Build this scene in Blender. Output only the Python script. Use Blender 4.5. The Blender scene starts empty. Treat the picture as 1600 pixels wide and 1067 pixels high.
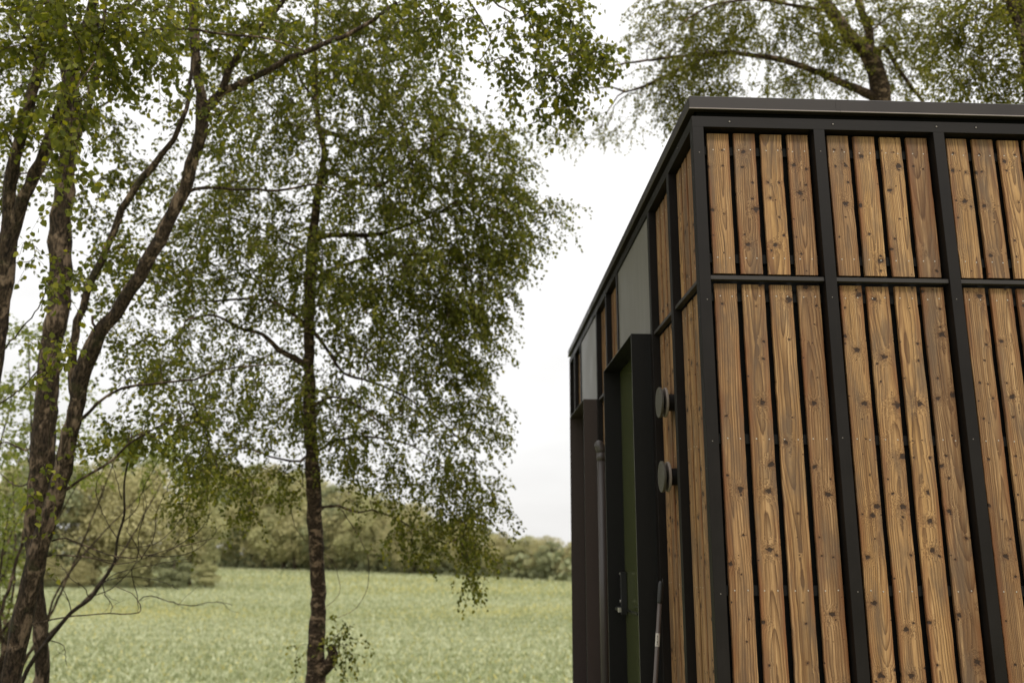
import bpy, bmesh, math, random
import numpy as np
from mathutils import Matrix, Vector

# ------------------------------------------------------------------ camera, sky, sun, exposure
SC = bpy.context.scene
COL = SC.collection
rad = math.radians

FPX, PITCH, ROLL, YAW = 1385.99, 0.2317, 0.0044, 0.0416
CAM = np.array([-1.0404, -3.9346, 1.5361])
_F = np.array([math.sin(YAW)*math.cos(PITCH), math.cos(YAW)*math.cos(PITCH), math.sin(PITCH)])
_R = np.array([math.cos(YAW), -math.sin(YAW), 0.0]); _U = np.cross(_R, _F)
RIGHT = _R*math.cos(ROLL) + _U*math.sin(ROLL)
UP = -_R*math.sin(ROLL) + _U*math.cos(ROLL)

cam_data = bpy.data.cameras.new('camera')
cam_data.sensor_width = 36.0
cam_data.lens = 36.0*FPX/1600.0
cam_data.clip_start = 0.05
cam_data.clip_end = 3000
cam_data.dof.use_dof = True
cam_data.dof.focus_distance = 4.15
cam_data.dof.aperture_fstop = 2.0
cam = bpy.data.objects.new('camera', cam_data)
COL.objects.link(cam)
cam.matrix_world = Matrix([[RIGHT[0], UP[0], -_F[0], CAM[0]], [RIGHT[1], UP[1], -_F[1], CAM[1]],
                           [RIGHT[2], UP[2], -_F[2], CAM[2]], [0, 0, 0, 1]])
SC.camera = cam

SUN_EL, SUN_AZ = 50.0, 158.0       # degrees; azimuth measured from +Y towards +X: light comes from behind right
world = bpy.data.worlds.new('World')
SC.world = world
world.use_nodes = True
wt = world.node_tree
wt.nodes.clear()
wo = wt.nodes.new('ShaderNodeOutputWorld')
bg = wt.nodes.new('ShaderNodeBackground')
sky = wt.nodes.new('ShaderNodeTexSky')
sky.sky_type = 'NISHITA'; sky.sun_disc = False
sky.sun_elevation = rad(SUN_EL); sky.sun_rotation = rad(SUN_AZ)
sky.dust_density = 3.0
tc = wt.nodes.new('ShaderNodeTexCoord')
sep = wt.nodes.new('ShaderNodeSeparateXYZ'); wt.links.new(tc.outputs['Generated'], sep.inputs[0])
# overcast brightness rising towards the zenith
mr = wt.nodes.new('ShaderNodeMapRange'); wt.links.new(sep.outputs['Z'], mr.inputs[0])
mr.inputs[1].default_value = 0.0; mr.inputs[2].default_value = 1.0
mr.inputs[3].default_value = 8.1; mr.inputs[4].default_value = 14.0
mp = wt.nodes.new('ShaderNodeMapping'); mp.inputs['Scale'].default_value = (1.6, 1.6, 5.0)
wt.links.new(tc.outputs['Generated'], mp.inputs[0])
nz = wt.nodes.new('ShaderNodeTexNoise'); nz.inputs['Scale'].default_value = 2.2; nz.inputs['Detail'].default_value = 6
wt.links.new(mp.outputs[0], nz.inputs[0])
cl = wt.nodes.new('ShaderNodeMapRange'); wt.links.new(nz.outputs[0], cl.inputs[0])
cl.inputs[1].default_value = .3; cl.inputs[2].default_value = .7; cl.inputs[3].default_value = .90; cl.inputs[4].default_value = 1.06
mu = wt.nodes.new('ShaderNodeMath'); mu.operation = 'MULTIPLY'
wt.links.new(mr.outputs[0], mu.inputs[0]); wt.links.new(cl.outputs[0], mu.inputs[1])
vm = wt.nodes.new('ShaderNodeVectorMath'); vm.operation = 'SCALE'
vm.inputs[0].default_value = (1.0, 0.988, 0.972)
wt.links.new(mu.outputs[0], vm.inputs['Scale'])
mx = wt.nodes.new('ShaderNodeMix'); mx.data_type = 'RGBA'; mx.inputs[0].default_value = 0.93
wt.links.new(sky.outputs[0], mx.inputs[6]); wt.links.new(vm.outputs[0], mx.inputs[7])
wt.links.new(mx.outputs[2], bg.inputs[0])
bg.inputs[1].default_value = 0.1
wt.links.new(bg.outputs[0], wo.inputs[0])

sd = bpy.data.lights.new('sun', 'SUN')
sd.energy = 1.7; sd.angle = rad(12); sd.color = (1.0, .94, .84)
sun = bpy.data.objects.new('sun', sd); COL.objects.link(sun)
_sd = Vector((math.sin(rad(SUN_AZ))*math.cos(rad(SUN_EL)), math.cos(rad(SUN_AZ))*math.cos(rad(SUN_EL)), math.sin(rad(SUN_EL))))
sun.rotation_euler = _sd.to_track_quat('Z', 'Y').to_euler()

SC.view_settings.view_transform = 'Standard'
SC.view_settings.look = 'None'
SC.view_settings.exposure = 0.25
SC.view_settings.gamma = 1.0
SC.render.film_transparent = False

rng = np.random.default_rng(7)
random.seed(7)

# ------------------------------------------------------------------ helpers
def P(px, py, D):
    """world point seen at photo pixel (px,py), D metres in front of the lens"""
    return CAM + (_F + RIGHT*(px-800)/FPX - UP*(py-533.5)/FPX)*D

def tag(o, label=None, cat=None, group=None, kind=None):
    if label: o['label'] = label
    if cat: o['category'] = cat
    if group: o['group'] = group
    if kind: o['kind'] = kind
    return o

def empty(name, loc=(0, 0, 0)):
    o = bpy.data.objects.new(name, None)
    o.empty_display_size = .1
    COL.objects.link(o); o.location = loc
    return o

class MB:
    """collects vertices, faces, uv, random tone and material index"""
    def __init__(s):
        s.v = []; s.f = []; s.uv = []; s.rn = []; s.mi = []; s.n = 0
    def add(s, verts, faces, uvs=None, rnd=(0.5, .5, .5), mi=0):
        b = s.n
        s.v.extend(verts); s.n += len(verts)
        for k, f in enumerate(faces):
            s.f.append(tuple(i+b for i in f))
            s.uv.append(uvs[k] if uvs else [(0, 0)]*len(f))
            s.rn.append(rnd); s.mi.append(mi)
    def build(s, name, mats, parent=None, smooth=False, loc=None):
        me = bpy.data.meshes.new(name)
        off = np.array(loc if loc is not None else (0, 0, 0), float)
        vv = np.array([tuple(v) for v in s.v], float) - off
        me.from_pydata(vv.tolist(), [], s.f)
        if not isinstance(mats, (list, tuple)): mats = [mats]
        for m in mats: me.materials.append(m)
        uvl = me.uv_layers.new(name='UVMap')
        flat = [c for f in s.uv for uv in f for c in uv]
        uvl.data.foreach_set('uv', flat)
        ca = me.color_attributes.new('rnd', 'FLOAT_COLOR', 'CORNER')
        arr = []
        for f, r in zip(s.f, s.rn):
            arr.extend((r[0], r[1], r[2], 1.0)*len(f))
        ca.data.foreach_set('color', arr)
        me.polygons.foreach_set('material_index', s.mi)
        if smooth: me.polygons.foreach_set('use_smooth', [True]*len(me.polygons))
        me.update()
        o = bpy.data.objects.new(name, me); COL.objects.link(o)
        if parent is not None: o.parent = parent
        if loc is not None: o.location = loc
        return o

def box(mb, lo, hi, frame=None, rnd=None, mi=0, ch=0.0):
    """axis box in a local frame (origin, ex, ey, ez); UV in metres with v along the longest side"""
    fr = frame or (np.zeros(3), np.array([1., 0, 0]), np.array([0, 1., 0]), np.array([0, 0, 1.]))
    lo = np.array(lo, float); hi = np.array(hi, float)
    if rnd is None: rnd = (random.random(), random.random(), random.random())
    ax = int(np.argmax(hi-lo)); a, b = [i for i in range(3) if i != ax]
    c = ch
    ring = [(lo[a]+c, lo[b]), (hi[a]-c, lo[b]), (hi[a], lo[b]+c), (hi[a], hi[b]-c), (hi[a]-c, hi[b]), (lo[a]+c, hi[b]), (lo[a], hi[b]-c), (lo[a], lo[b]+c)] if c > 0 else \
           [(lo[a], lo[b]), (hi[a], lo[b]), (hi[a], hi[b]), (lo[a], hi[b])]
    n = len(ring); vs = []
    for end in (lo[ax], hi[ax]):
        for r in ring:
            q = np.zeros(3); q[ax] = end; q[a] = r[0]; q[b] = r[1]
            vs.append(fr[0] + fr[1]*q[0] + fr[2]*q[1] + fr[3]*q[2])
    fs = []; uv = []
    per = 0.0
    for i in range(n):
        j = (i+1) % n
        d = math.hypot(ring[j][0]-ring[i][0], ring[j][1]-ring[i][1])
        fs.append((i, j, j+n, i+n)); uv.append([(per, lo[ax]), (per+d, lo[ax]), (per+d, hi[ax]), (per, hi[ax])])
        per += d
    fs.append(tuple(range(n-1, -1, -1))); uv.append([(ring[i][0], ring[i][1]) for i in range(n-1, -1, -1)])
    fs.append(tuple(range(n, 2*n))); uv.append([(ring[i][0], ring[i][1]) for i in range(n)])
    # fix winding if the frame/axis order flips it
    p0, p1, p2 = vs[fs[0][0]], vs[fs[0][1]], vs[fs[0][2]]
    cen = sum(vs)/len(vs)
    if np.dot(np.cross(p1-p0, p2-p0), p0-cen) < 0:
        fs = [tuple(reversed(f)) for f in fs]; uv = [list(reversed(u)) for u in uv]
    mb.add(vs, fs, uv, rnd, mi)

def frames(pts):
    pts = np.asarray(pts, float); n = len(pts)
    T = np.gradient(pts, axis=0); T /= np.linalg.norm(T, axis=1)[:, None]+1e-12
    a = np.array([1., 0, 0]) if abs(T[0][0]) < .8 else np.array([0, 1., 0])
    N = []; u = np.cross(T[0], a); u /= np.linalg.norm(u)
    for i in range(n):
        u = u - T[i]*np.dot(u, T[i]); u /= np.linalg.norm(u)+1e-12
        N.append(u)
    N = np.array(N); B = np.cross(T, N)
    return T, N, B

def tube(mb, pts, r, sides=8, rnd=(.5, .5, .5), mi=0, caps=True, wob=0.0):
    pts = np.asarray(pts, float); n = len(pts)
    r = np.broadcast_to(np.asarray(r, float), (n,))
    T, N, B = frames(pts)
    ang = np.arange(sides)*2*math.pi/sides
    V = pts[:, None, :] + r[:, None, None]*(np.cos(ang)[None, :, None]*N[:, None, :] + np.sin(ang)[None, :, None]*B[:, None, :])
    if wob:
        V = pts[:, None, :] + (V-pts[:, None, :])*(1+wob*rng.standard_normal((n, sides))[:, :, None])
    vs = list(V.reshape(-1, 3)); fs = []; uv = []
    L = np.concatenate([[0], np.cumsum(np.linalg.norm(np.diff(pts, axis=0), axis=1))])
    for i in range(n-1):
        for k in range(sides):
            k2 = (k+1) % sides
            fs.append((i*sides+k, i*sides+k2, (i+1)*sides+k2, (i+1)*sides+k))
            uv.append([(k/sides, L[i]), ((k+1)/sides, L[i]), ((k+1)/sides, L[i+1]), (k/sides, L[i+1])])
    if caps:
        fs.append(tuple(range(sides-1, -1, -1))); uv.append([(0, 0)]*sides)
        fs.append(tuple((n-1)*sides+k for k in range(sides))); uv.append([(0, 0)]*sides)
    mb.add(vs, fs, uv, rnd, mi)

def smooth_line(pts, step=.12, rr=None):
    """Catmull-Rom resample, radii interpolated alongside"""
    pts = np.asarray(pts, float); n = len(pts)
    rr = np.asarray(rr, float) if rr is not None else np.zeros(n)
    ext = np.vstack([2*pts[0]-pts[1], pts, 2*pts[-1]-pts[-2]])
    out = []; ro = []
    for i in range(n-1):
        p0, p1, p2, p3 = ext[i:i+4]
        m = max(2, int(np.linalg.norm(p2-p1)/step))
        for k in range(m):
            t = k/m
            out.append(.5*((2*p1)+(-p0+p2)*t+(2*p0-5*p1+4*p2-p3)*t*t+(-p0+3*p1-3*p2+p3)*t**3))
            ro.append(rr[i]*(1-t)+rr[i+1]*t)
    out.append(pts[-1]); ro.append(rr[-1])
    return np.array(out), np.array(ro)

def disc_cyl(mb, c, axis, r, h, sides=48, rnd=(.5, .5, .5), mi=0, ch=0.002):
    """closed cylinder starting at c, length h along axis, small chamfer"""
    axis = np.array(axis, float); axis /= np.linalg.norm(axis); c = np.array(c, float)
    prof = [(0, 0.0), (r-ch, 0.0), (r, ch), (r, h-ch), (r-ch, h), (0, h)]
    a = np.array([0, 0, 1.]) if abs(axis[2]) < .9 else np.array([1., 0, 0])
    u = np.cross(axis, a); u /= np.linalg.norm(u); w = np.cross(axis, u)
    vs = []; fs = []
    rings = prof[1:-1]
    for rr, hh in rings:
        for k in range(sides):
            t = 2*math.pi*k/sides
            vs.append(c+axis*hh+(u*math.cos(t)+w*math.sin(t))*rr)
    for i in range(len(rings)-1):
        for k in range(sides):
            k2 = (k+1) % sides
            fs.append((i*sides+k, i*sides+k2, (i+1)*sides+k2, (i+1)*sides+k))
    fs.append(tuple(range(sides-1, -1, -1))); fs.append(tuple((len(rings)-1)*sides+k for k in range(sides)))
    mb.add(vs, fs, None, rnd, mi)

# ------------------------------------------------------------------ materials
class NT:
    def __init__(s, name):
        s.m = bpy.data.materials.new(name); s.m.use_nodes = True
        s.t = s.m.node_tree; s.t.nodes.clear()
        s.out = s.t.nodes.new('ShaderNodeOutputMaterial')
    def n(s, ty, **kw):
        nd = s.t.nodes.new(ty)
        for k, v in kw.items(): setattr(nd, k, v)
        return nd
    def l(s, a, b): s.t.links.new(a, b)
    def math(s, op, a, b=None, c=None, clamp=False):
        nd = s.n('ShaderNodeMath', operation=op); nd.use_clamp = clamp
        for i, x in enumerate((a, b, c)):
            if x is None: continue
            if isinstance(x, (int, float)): nd.inputs[i].default_value = x
            else: s.l(x, nd.inputs[i])
        return nd.outputs[0]
    def mix(s, f, a, b):
        nd = s.n('ShaderNodeMix', data_type='RGBA')
        for i, x in ((0, f), (6, a), (7, b)):
            if isinstance(x, (int, float)): nd.inputs[i].default_value = x
            elif isinstance(x, tuple): nd.inputs[i].default_value = (*x, 1)
            else: s.l(x, nd.inputs[i])
        return nd.outputs[2]
    def rng(s, x, a, b, c=0.0, d=1.0, smooth=False):
        nd = s.n('ShaderNodeMapRange')
        if smooth: nd.interpolation_type = 'SMOOTHSTEP'
        s.l(x, nd.inputs[0])
        for i, v in enumerate((a, b, c, d)): nd.inputs[i+1].default_value = v
        return nd.outputs[0]
    def noise(s, vec, scale, detail=3, rough=.5, dist=0.0):
        nd = s.n('ShaderNodeTexNoise'); s.l(vec, nd.inputs['Vector'])
        nd.inputs['Scale'].default_value = scale; nd.inputs['Detail'].default_value = detail
        nd.inputs['Roughness'].default_value = rough; nd.inputs['Distortion'].default_value = dist
        return nd.outputs[0]
    def mapping(s, vec, scale=(1, 1, 1), loc=(0, 0, 0)):
        nd = s.n('ShaderNodeMapping'); s.l(vec, nd.inputs[0])
        nd.inputs['Scale'].default_value = scale; nd.inputs['Location'].default_value = loc
        return nd.outputs[0]
    def bsdf(s, color, rough=.5, spec=.5, bump=None, bstr=.3, bdist=.002, metal=0.0):
        b = s.n('ShaderNodeBsdfPrincipled')
        for key, x in (('Base Color', color), ('Roughness', rough)):
            if isinstance(x, tuple): b.inputs[key].default_value = (*x, 1)
            elif isinstance(x, (int, float)): b.inputs[key].default_value = x
            else: s.l(x, b.inputs[key])
        b.inputs['Specular IOR Level'].default_value = spec
        b.inputs['Metallic'].default_value = metal
        if bump is not None:
            bp = s.n('ShaderNodeBump'); bp.inputs['Strength'].default_value = bstr; bp.inputs['Distance'].default_value = bdist
            s.l(bump, bp.inputs['Height']); s.l(bp.outputs[0], b.inputs['Normal'])
        s.l(b.outputs[0], s.out.inputs[0])
        return b

def mat_wood():
    s = NT('thermowood planks')
    uv = s.n('ShaderNodeUVMap', uv_map='UVMap').outputs[0]
    at = s.n('ShaderNodeAttribute', attribute_name='rnd')
    sc = s.n('ShaderNodeSeparateColor'); s.l(at.outputs['Color'], sc.inputs[0])
    r1, r2, r3 = sc.outputs[0], sc.outputs[1], sc.outputs[2]
    sx = s.n('ShaderNodeSeparateXYZ'); s.l(uv, sx.inputs[0])
    u, v = sx.outputs[0], sx.outputs[1]
    off = s.math('MULTIPLY', r1, 53.7)
    cv = s.n('ShaderNodeCombineXYZ'); s.l(u, cv.inputs[0]); s.l(v, cv.inputs[1]); s.l(off, cv.inputs[2])
    vec = cv.outputs[0]                                     # x across, y along, z = plank seed
    # ---- knots, small ones and a few large, flattened across the grain
    def knots(cell, loc, lo, hi, keep, squash=.62):
        vo = s.n('ShaderNodeTexVoronoi', voronoi_dimensions='3D'); 
        mpv = s.mapping(vec, (1/cell, squash/cell, 1.0), loc)
        vo.inputs['Scale'].default_value = 1.0; vo.inputs['Randomness'].default_value = .95
        s.l(mpv, vo.inputs['Vector'])
        # in-plane distance only: use position output
        sub = s.n('ShaderNodeVectorMath', operation='SUBTRACT'); s.l(mpv, sub.inputs[0]); s.l(vo.outputs['Position'], sub.inputs[1])
        sp = s.n('ShaderNodeSeparateXYZ'); s.l(sub.outputs[0], sp.inputs[0])
        dx = s.math('MULTIPLY', sp.outputs[0], cell); dy = s.math('MULTIPLY', sp.outputs[1], cell*1.25/squash)
        d = s.math('SQRT', s.math('ADD', s.math('MULTIPLY', dx, dx), s.math('MULTIPLY', dy, dy)))
        c3 = s.n('ShaderNodeSeparateColor'); s.l(vo.outputs['Color'], c3.inputs[0])
        size = s.rng(c3.outputs[0], 0, 1, lo, hi)
        on = s.math('LESS_THAN', c3.outputs[1], keep)
        size = s.math('MULTIPLY', size, on)
        size = s.math('ADD', size, 1e-5)
        return s.math('DIVIDE', d, size), size
    wob = s.noise(vec, 90, 2)
    k1, s1 = knots(.055, (0.3, .1, 0), .0015, .0080, .36)
    k2, s2 = knots(.15, (3.3, 2.1, 0), .008, .0175, .62)
    wobv = s.rng(wob, .3, .7, .6, 1.5)
    k1 = s.math('MULTIPLY', k1, wobv); k2 = s.math('MULTIPLY', k2, wobv)
    kk = s.math('MINIMUM', k1, k2)
    # ---- plain-sawn growth rings: distance from a wandering pith line below the face
    lowv = s.mapping(vec, (2.0, 1.0, 1.0))
    n1 = s.noise(lowv, 1.3, 2)
    n2 = s.noise(s.mapping(vec, (.6, .42, 1.0), (7, 3, 5)), 1.1, 2)
    n3 = s.noise(s.mapping(vec, (10.0, 3.0, 1.0)), 2.2, 3)
    cx = s.math('ADD', s.math('MULTIPLY', s.math('SUBTRACT', r2, .5), .06), s.math('MULTIPLY', s.math('SUBTRACT', n1, .5), .06))
    du = s.math('SUBTRACT', s.math('SUBTRACT', u, .058), cx)
    dep = s.math('ADD', s.math('MULTIPLY', s.math('SUBTRACT', n2, .42), .30), s.math('MULTIPLY', s.math('SUBTRACT', r3, .35), .03))
    rr = s.math('SQRT', s.math('ADD', s.math('MULTIPLY', du, du), s.math('MULTIPLY', dep, dep)))
    # knots push the rings aside
    def push(k, sz, amp):
        g = s.math('POWER', 2.718, s.math('MULTIPLY', s.math('MULTIPLY', k, k), -.16))
        return s.math('MULTIPLY', s.math('MULTIPLY', g, sz), amp)
    rr = s.math('ADD', rr, push(k1, s1, 1.1)); rr = s.math('ADD', rr, push(k2, s2, 1.3))
    rr = s.math('ADD', rr, s.math('MULTIPLY', s.math('SUBTRACT', n3, .5), .006))
    ring = s.math('MULTIPLY', rr, s.rng(r2, 0, 1, 75, 130))
    fr = s.math('FRACT', ring)
    late = s.math('POWER', fr, 2.0)                            # sharp late-wood line, soft early wood
    fall = s.rng(fr, .93, 1.0, 1.0, 0.0)
    late = s.math('MULTIPLY', late, fall)
    bandn = s.noise(s.mapping(vec, (30, 1.2, 1.0)), 1.0, 3, .6)
    late = s.math('MULTIPLY', late, s.rng(bandn, .3, .55, .7, 1.0))
    # ---- fibres and weathering
    fib = s.noise(s.mapping(vec, (700, 14, 1.0)), 1.0, 3, .6)
    wth = s.noise(s.mapping(vec, (14, 3.0, 1.0), (1, 9, 2)), 1.0, 5, .62)
    blot = s.noise(s.mapping(vec, (9, 1.1, 1.0), (4, 4, 4)), 1.0, 4, .6)
    light = s.mix(r1, (.50, .29, .108), (.25, .132, .055))
    light = s.mix(s.rng(r3, .45, 1, 0, .9), light, (.175, .098, .048))
    light = s.mix(s.rng(blot, .42, .68, 0, .55), light, (.50, .305, .145))
    strk = s.noise(s.mapping(vec, (95, 1.3, 1.0), (5, 1, 3)), 1.0, 4, .62)
    light = s.mix(s.rng(strk, .5, .66, 0, .75), light, (.13, .06, .024))
    light = s.mix(s.rng(strk, .34, .46, .55, 0), light, (.62, .40, .20))
    base = s.mix(s.math('MULTIPLY', late, .97), light, (.042, .015, .005))
    base = s.mix(s.rng(fib, .38, .66, 0, .42), base, (.11, .048, .018))
    base = s.mix(s.rng(wth, .47, .66, 0, .75), base, (.115, .074, .046))
    # reddish stain along the edges and down from the fixings
    ed = s.math('ABSOLUTE', s.math('SUBTRACT', u, .054))
    en = s.noise(s.mapping(vec, (10, 2.0, 1.0), (8, 1, 1)), 1.0, 3, .6)
    base = s.mix(s.math('MULTIPLY', s.rng(ed, .022, .054, 0, 1), s.rng(en, .42, .62, 0, .8)), base, (.17, .062, .020))
    # dark crack lines
    crk = s.noise(s.mapping(vec, (120, 2.2, 1.0), (2, 2, 8)), 1.0, 2, .5)
    base = s.mix(s.rng(crk, .66, .72, 0, .7), base, (.05, .024, .012))
    halo = s.rng(kk, 1.0, 2.4, .55, 0.0)
    base = s.mix(halo, base, (.10, .045, .018))
    core = s.rng(kk, .75, 1.1, .92, 0.0)
    base = s.mix(core, base, (.022, .011, .006))
    h = s.math('SUBTRACT', s.math('MULTIPLY', fib, .35), s.math('MULTIPLY', late, .55))
    h = s.math('SUBTRACT', h, s.math('MULTIPLY', core, 1.2))
    s.bsdf(base, s.rng(fib, .3, .7, .55, .8), .3, h, .8, .0012)
    return s.m

def mat_paint(name, col, rough=.5, spec=.4, grain=True, wear=.35):
    s = NT(name)
    uv = s.n('ShaderNodeUVMap', uv_map='UVMap').outputs[0]
    tcn = s.n('ShaderNodeTexCoord').outputs['Object']
    g = s.noise(s.mapping(uv, (160, 5, 1)), 1.0, 4, .6)
    w = s.noise(tcn, 3.0, 5, .6)
    c2 = tuple(min(1, c*1.8+.008) for c in col)
    base = s.mix(s.rng(w, .4, .75, 0, wear), col, c2)
    if grain: base = s.mix(s.rng(g, .5, .75, 0, .5), base, tuple(c*1.9 for c in col))
    sp = s.noise(tcn, 130, 2)
    base = s.mix(s.rng(sp, .72, .78, 0, .25), base, (.14, .12, .1))
    s.bsdf(base, s.rng(w, .3, .7, rough*.85, min(1, rough*1.2)), spec, g if grain else w, .25 if grain else .05, .0008)
    return s.m

def mat_plain(name, col, rough=.5, spec=.5, metal=0.0, var=.25, scale=12):
    s = NT(name)
    tcn = s.n('ShaderNodeTexCoord').outputs['Object']
    w = s.noise(tcn, scale, 4, .6)
    base = s.mix(s.rng(w, .35, .7, 0, var), col, tuple(min(1, c*1.7+.004) for c in col))
    s.bsdf(base, s.rng(w, .3, .7, rough*.85, min(1, rough*1.2)), spec, w, .04, .001, metal)
    return s.m

def mat_panel():
    s = NT('grey brushed wall sheet')
    tcn = s.n('ShaderNodeTexCoord').outputs['Object']
    g = s.noise(s.mapping(tcn, (60, 60, 1.6)), 1.0, 4, .65)
    w = s.noise(tcn, 2.5, 3)
    base = s.mix(s.rng(g, .35, .7, 0, .6), (.13, .12, .10), (.20, .185, .16))
    s.bsdf(base, s.rng(w, .3, .7, .40, .48), .8, g, .15, .0006)
    return s.m

def mat_leaf(name, dark, light, yellow, trans=.45, ysh=.25):
    s = NT(name)
    at = s.n('ShaderNodeAttribute', attribute_name='tone')
    sc = s.n('ShaderNodeSeparateColor'); s.l(at.outputs['Color'], sc.inputs[0])
    c = s.mix(sc.outputs[0], dark, light)
    c = s.mix(s.rng(sc.outputs[1], 1-ysh, 1, 0, .8), c, yellow)
    d = s.n('ShaderNodeBsdfPrincipled'); s.l(c, d.inputs['Base Color'])
    d.inputs['Roughness'].default_value = .6; d.inputs['Specular IOR Level'].default_value = .18
    t = s.n('ShaderNodeBsdfTranslucent')
    hs = s.n('ShaderNodeHueSaturation'); hs.inputs['Saturation'].default_value = 1.15; hs.inputs['Value'].default_value = 1.35
    s.l(c, hs.inputs['Color']); s.l(hs.outputs[0], t.inputs[0])
    m = s.n('ShaderNodeMixShader'); m.inputs[0].default_value = trans
    s.l(d.outputs[0], m.inputs[1]); s.l(t.outputs[0], m.inputs[2]); s.l(m.outputs[0], s.out.inputs[0])
    return s.m

def mat_bark(name, dark, mid, pale, pale_amt=.5, horiz=True):
    s = NT(name)
    tcn = s.n('ShaderNodeTexCoord').outputs['Object']
    a = s.noise(s.mapping(tcn, (9, 9, 14) if horiz else (11, 11, 5)), 1.0, 5, .65, .6)
    b = s.noise(s.mapping(tcn, (30, 30, 60) if horiz else (60, 60, 18)), 1.0, 4, .7)
    c = s.noise(s.mapping(tcn, (3.5, 3.5, 5)), 1.0, 3, .6)
    base = s.mix(s.rng(b, .42, .62), dark, mid)
    base = s.mix(s.math('MULTIPLY', s.rng(a, .52, .60, 0, 1), s.rng(b, .35, .6, .3, pale_amt)), base, pale)
    moss = s.rng(c, .58, .75, 0, .5)
    base = s.mix(moss, base, (.05, .06, .02))
    h = s.math('ADD', b, s.math('MULTIPLY', a, 1.5))
    s.bsdf(base, .85, .2, h, .9, .012)
    return s.m

def mat_ground():
    s = NT('field and bank')
    tcn = s.n('ShaderNodeTexCoord').outputs['Object']
    a = s.noise(s.mapping(tcn, (.05, .22, 1)), 1.0, 5, .6)
    b = s.noise(s.mapping(tcn, (3.5, 1.6, 3)), 1.0, 5, .7)
    c = s.noise(s.mapping(tcn, (.012, .06, 1), (3, 8, 0)), 1.0, 3, .5)
    base = s.mix(s.rng(b, .35, .68), (.13, .145, .06), (.36, .37, .20))
    base = s.mix(s.rng(a, .4, .65, 0, .4), base, (.34, .37, .18))
    base = s.mix(s.rng(c, .56, .66, 0, .5), base, (.46, .42, .13))
    s.bsdf(base, .9, .15, b, .5, .08)
    return s.m

M_wood = mat_wood()   # one board material, every board has its own seed
M_post = mat_paint('black brown painted timber', (.0075, .0057, .0048), .5, .16)
M_fascia = mat_paint('dark brown coated metal', (.020, .015, .013), .45, .28, grain=False, wear=.3)
M_lip = mat_plain('folded metal edge', (.14, .115, .10), .45, .5)
M_black = mat_plain('black wind barrier', (.006, .006, .006), .9, .1)
M_batten = mat_plain('black batten', (.009, .009, .009), .8, .1)
M_screw = mat_plain('steel screw head', (.42, .37, .31), .45, .5, .3, scale=300)
M_screw2 = mat_plain('dull screw head', (.16, .14, .12), .5, .5, .3, scale=300)
M_panel = mat_panel()
M_surround = mat_plain('black powder coated metal', (.0065, .006, .0055), .5, .22, scale=60)
M_surround_lit = mat_plain('brown-lit coated metal surround', (.050, .036, .031), .55, .3, scale=60)  # lit copy of the black surround metal, side light put into its colour
M_edge = mat_plain('bare sheet edge', (.12, .12, .11), .4, .5)
M_door = mat_plain('dark door with reflected green', (.058, .066, .024), .14, 1.0, var=.1, scale=2)  # green reflection of the field is put into the even base colour
M_glass = mat_plain('dark window glass', (.01, .011, .012), .06, .6, var=.05)
M_handle = mat_plain('dark steel handle', (.008, .008, .008), .4, .4)
M_nickel = mat_plain('brushed nickel', (.42, .40, .36), .35, .6, .7)
M_vent = mat_plain('taupe vent metal', (.062, .055, .042), .42, .5, scale=80)
M_pipe = mat_plain('grey plastic pipe', (.062, .052, .050), .34, .5)
M_ring = mat_plain('pale vent ring', (.20, .165, .14), .45, .4)
M_pole = mat_plain('grey brown pole', (.085, .066, .056), .4, .5)
M_rubber = mat_plain('black rubber grip', (.014, .014, .014), .5, .5)
M_label = mat_plain('worn paper label', (.42, .38, .34), .6, .3)
M_ink = mat_plain('dark print', (.03, .03, .03), .7, .3)
M_plinth = mat_plain('dark plinth board', (.03, .027, .024), .7, .3)
M_bark_birch = mat_bark('birch bark', (.020, .014, .010), (.085, .056, .036), (.34, .24, .16), .9)
M_bark_left = mat_bark('brown birch bark', (.014, .010, .007), (.080, .055, .035), (.30, .215, .15), .75, False)
M_bark_far = mat_bark('far tree bark', (.06, .045, .035), (.12, .09, .07), (.2, .16, .13), .3)
M_leaf_mid = mat_leaf('birch leaf', (.036, .047, .009), (.195, .208, .036), (.34, .31, .06))
M_leaf_near = mat_leaf('near birch leaf', (.048, .062, .012), (.195, .205, .038), (.38, .35, .05))
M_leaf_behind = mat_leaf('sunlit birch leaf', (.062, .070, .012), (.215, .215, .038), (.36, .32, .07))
M_leaf_hazel = mat_leaf('hazel leaf', (.12, .155, .035), (.29, .32, .085), (.42, .40, .12))
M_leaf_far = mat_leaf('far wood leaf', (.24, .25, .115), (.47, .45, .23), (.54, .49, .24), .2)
M_crop = mat_leaf('crop blade', (.25, .285, .135), (.57, .59, .40), (.62, .54, .17), .3, .12)
M_ground = mat_ground()

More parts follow.
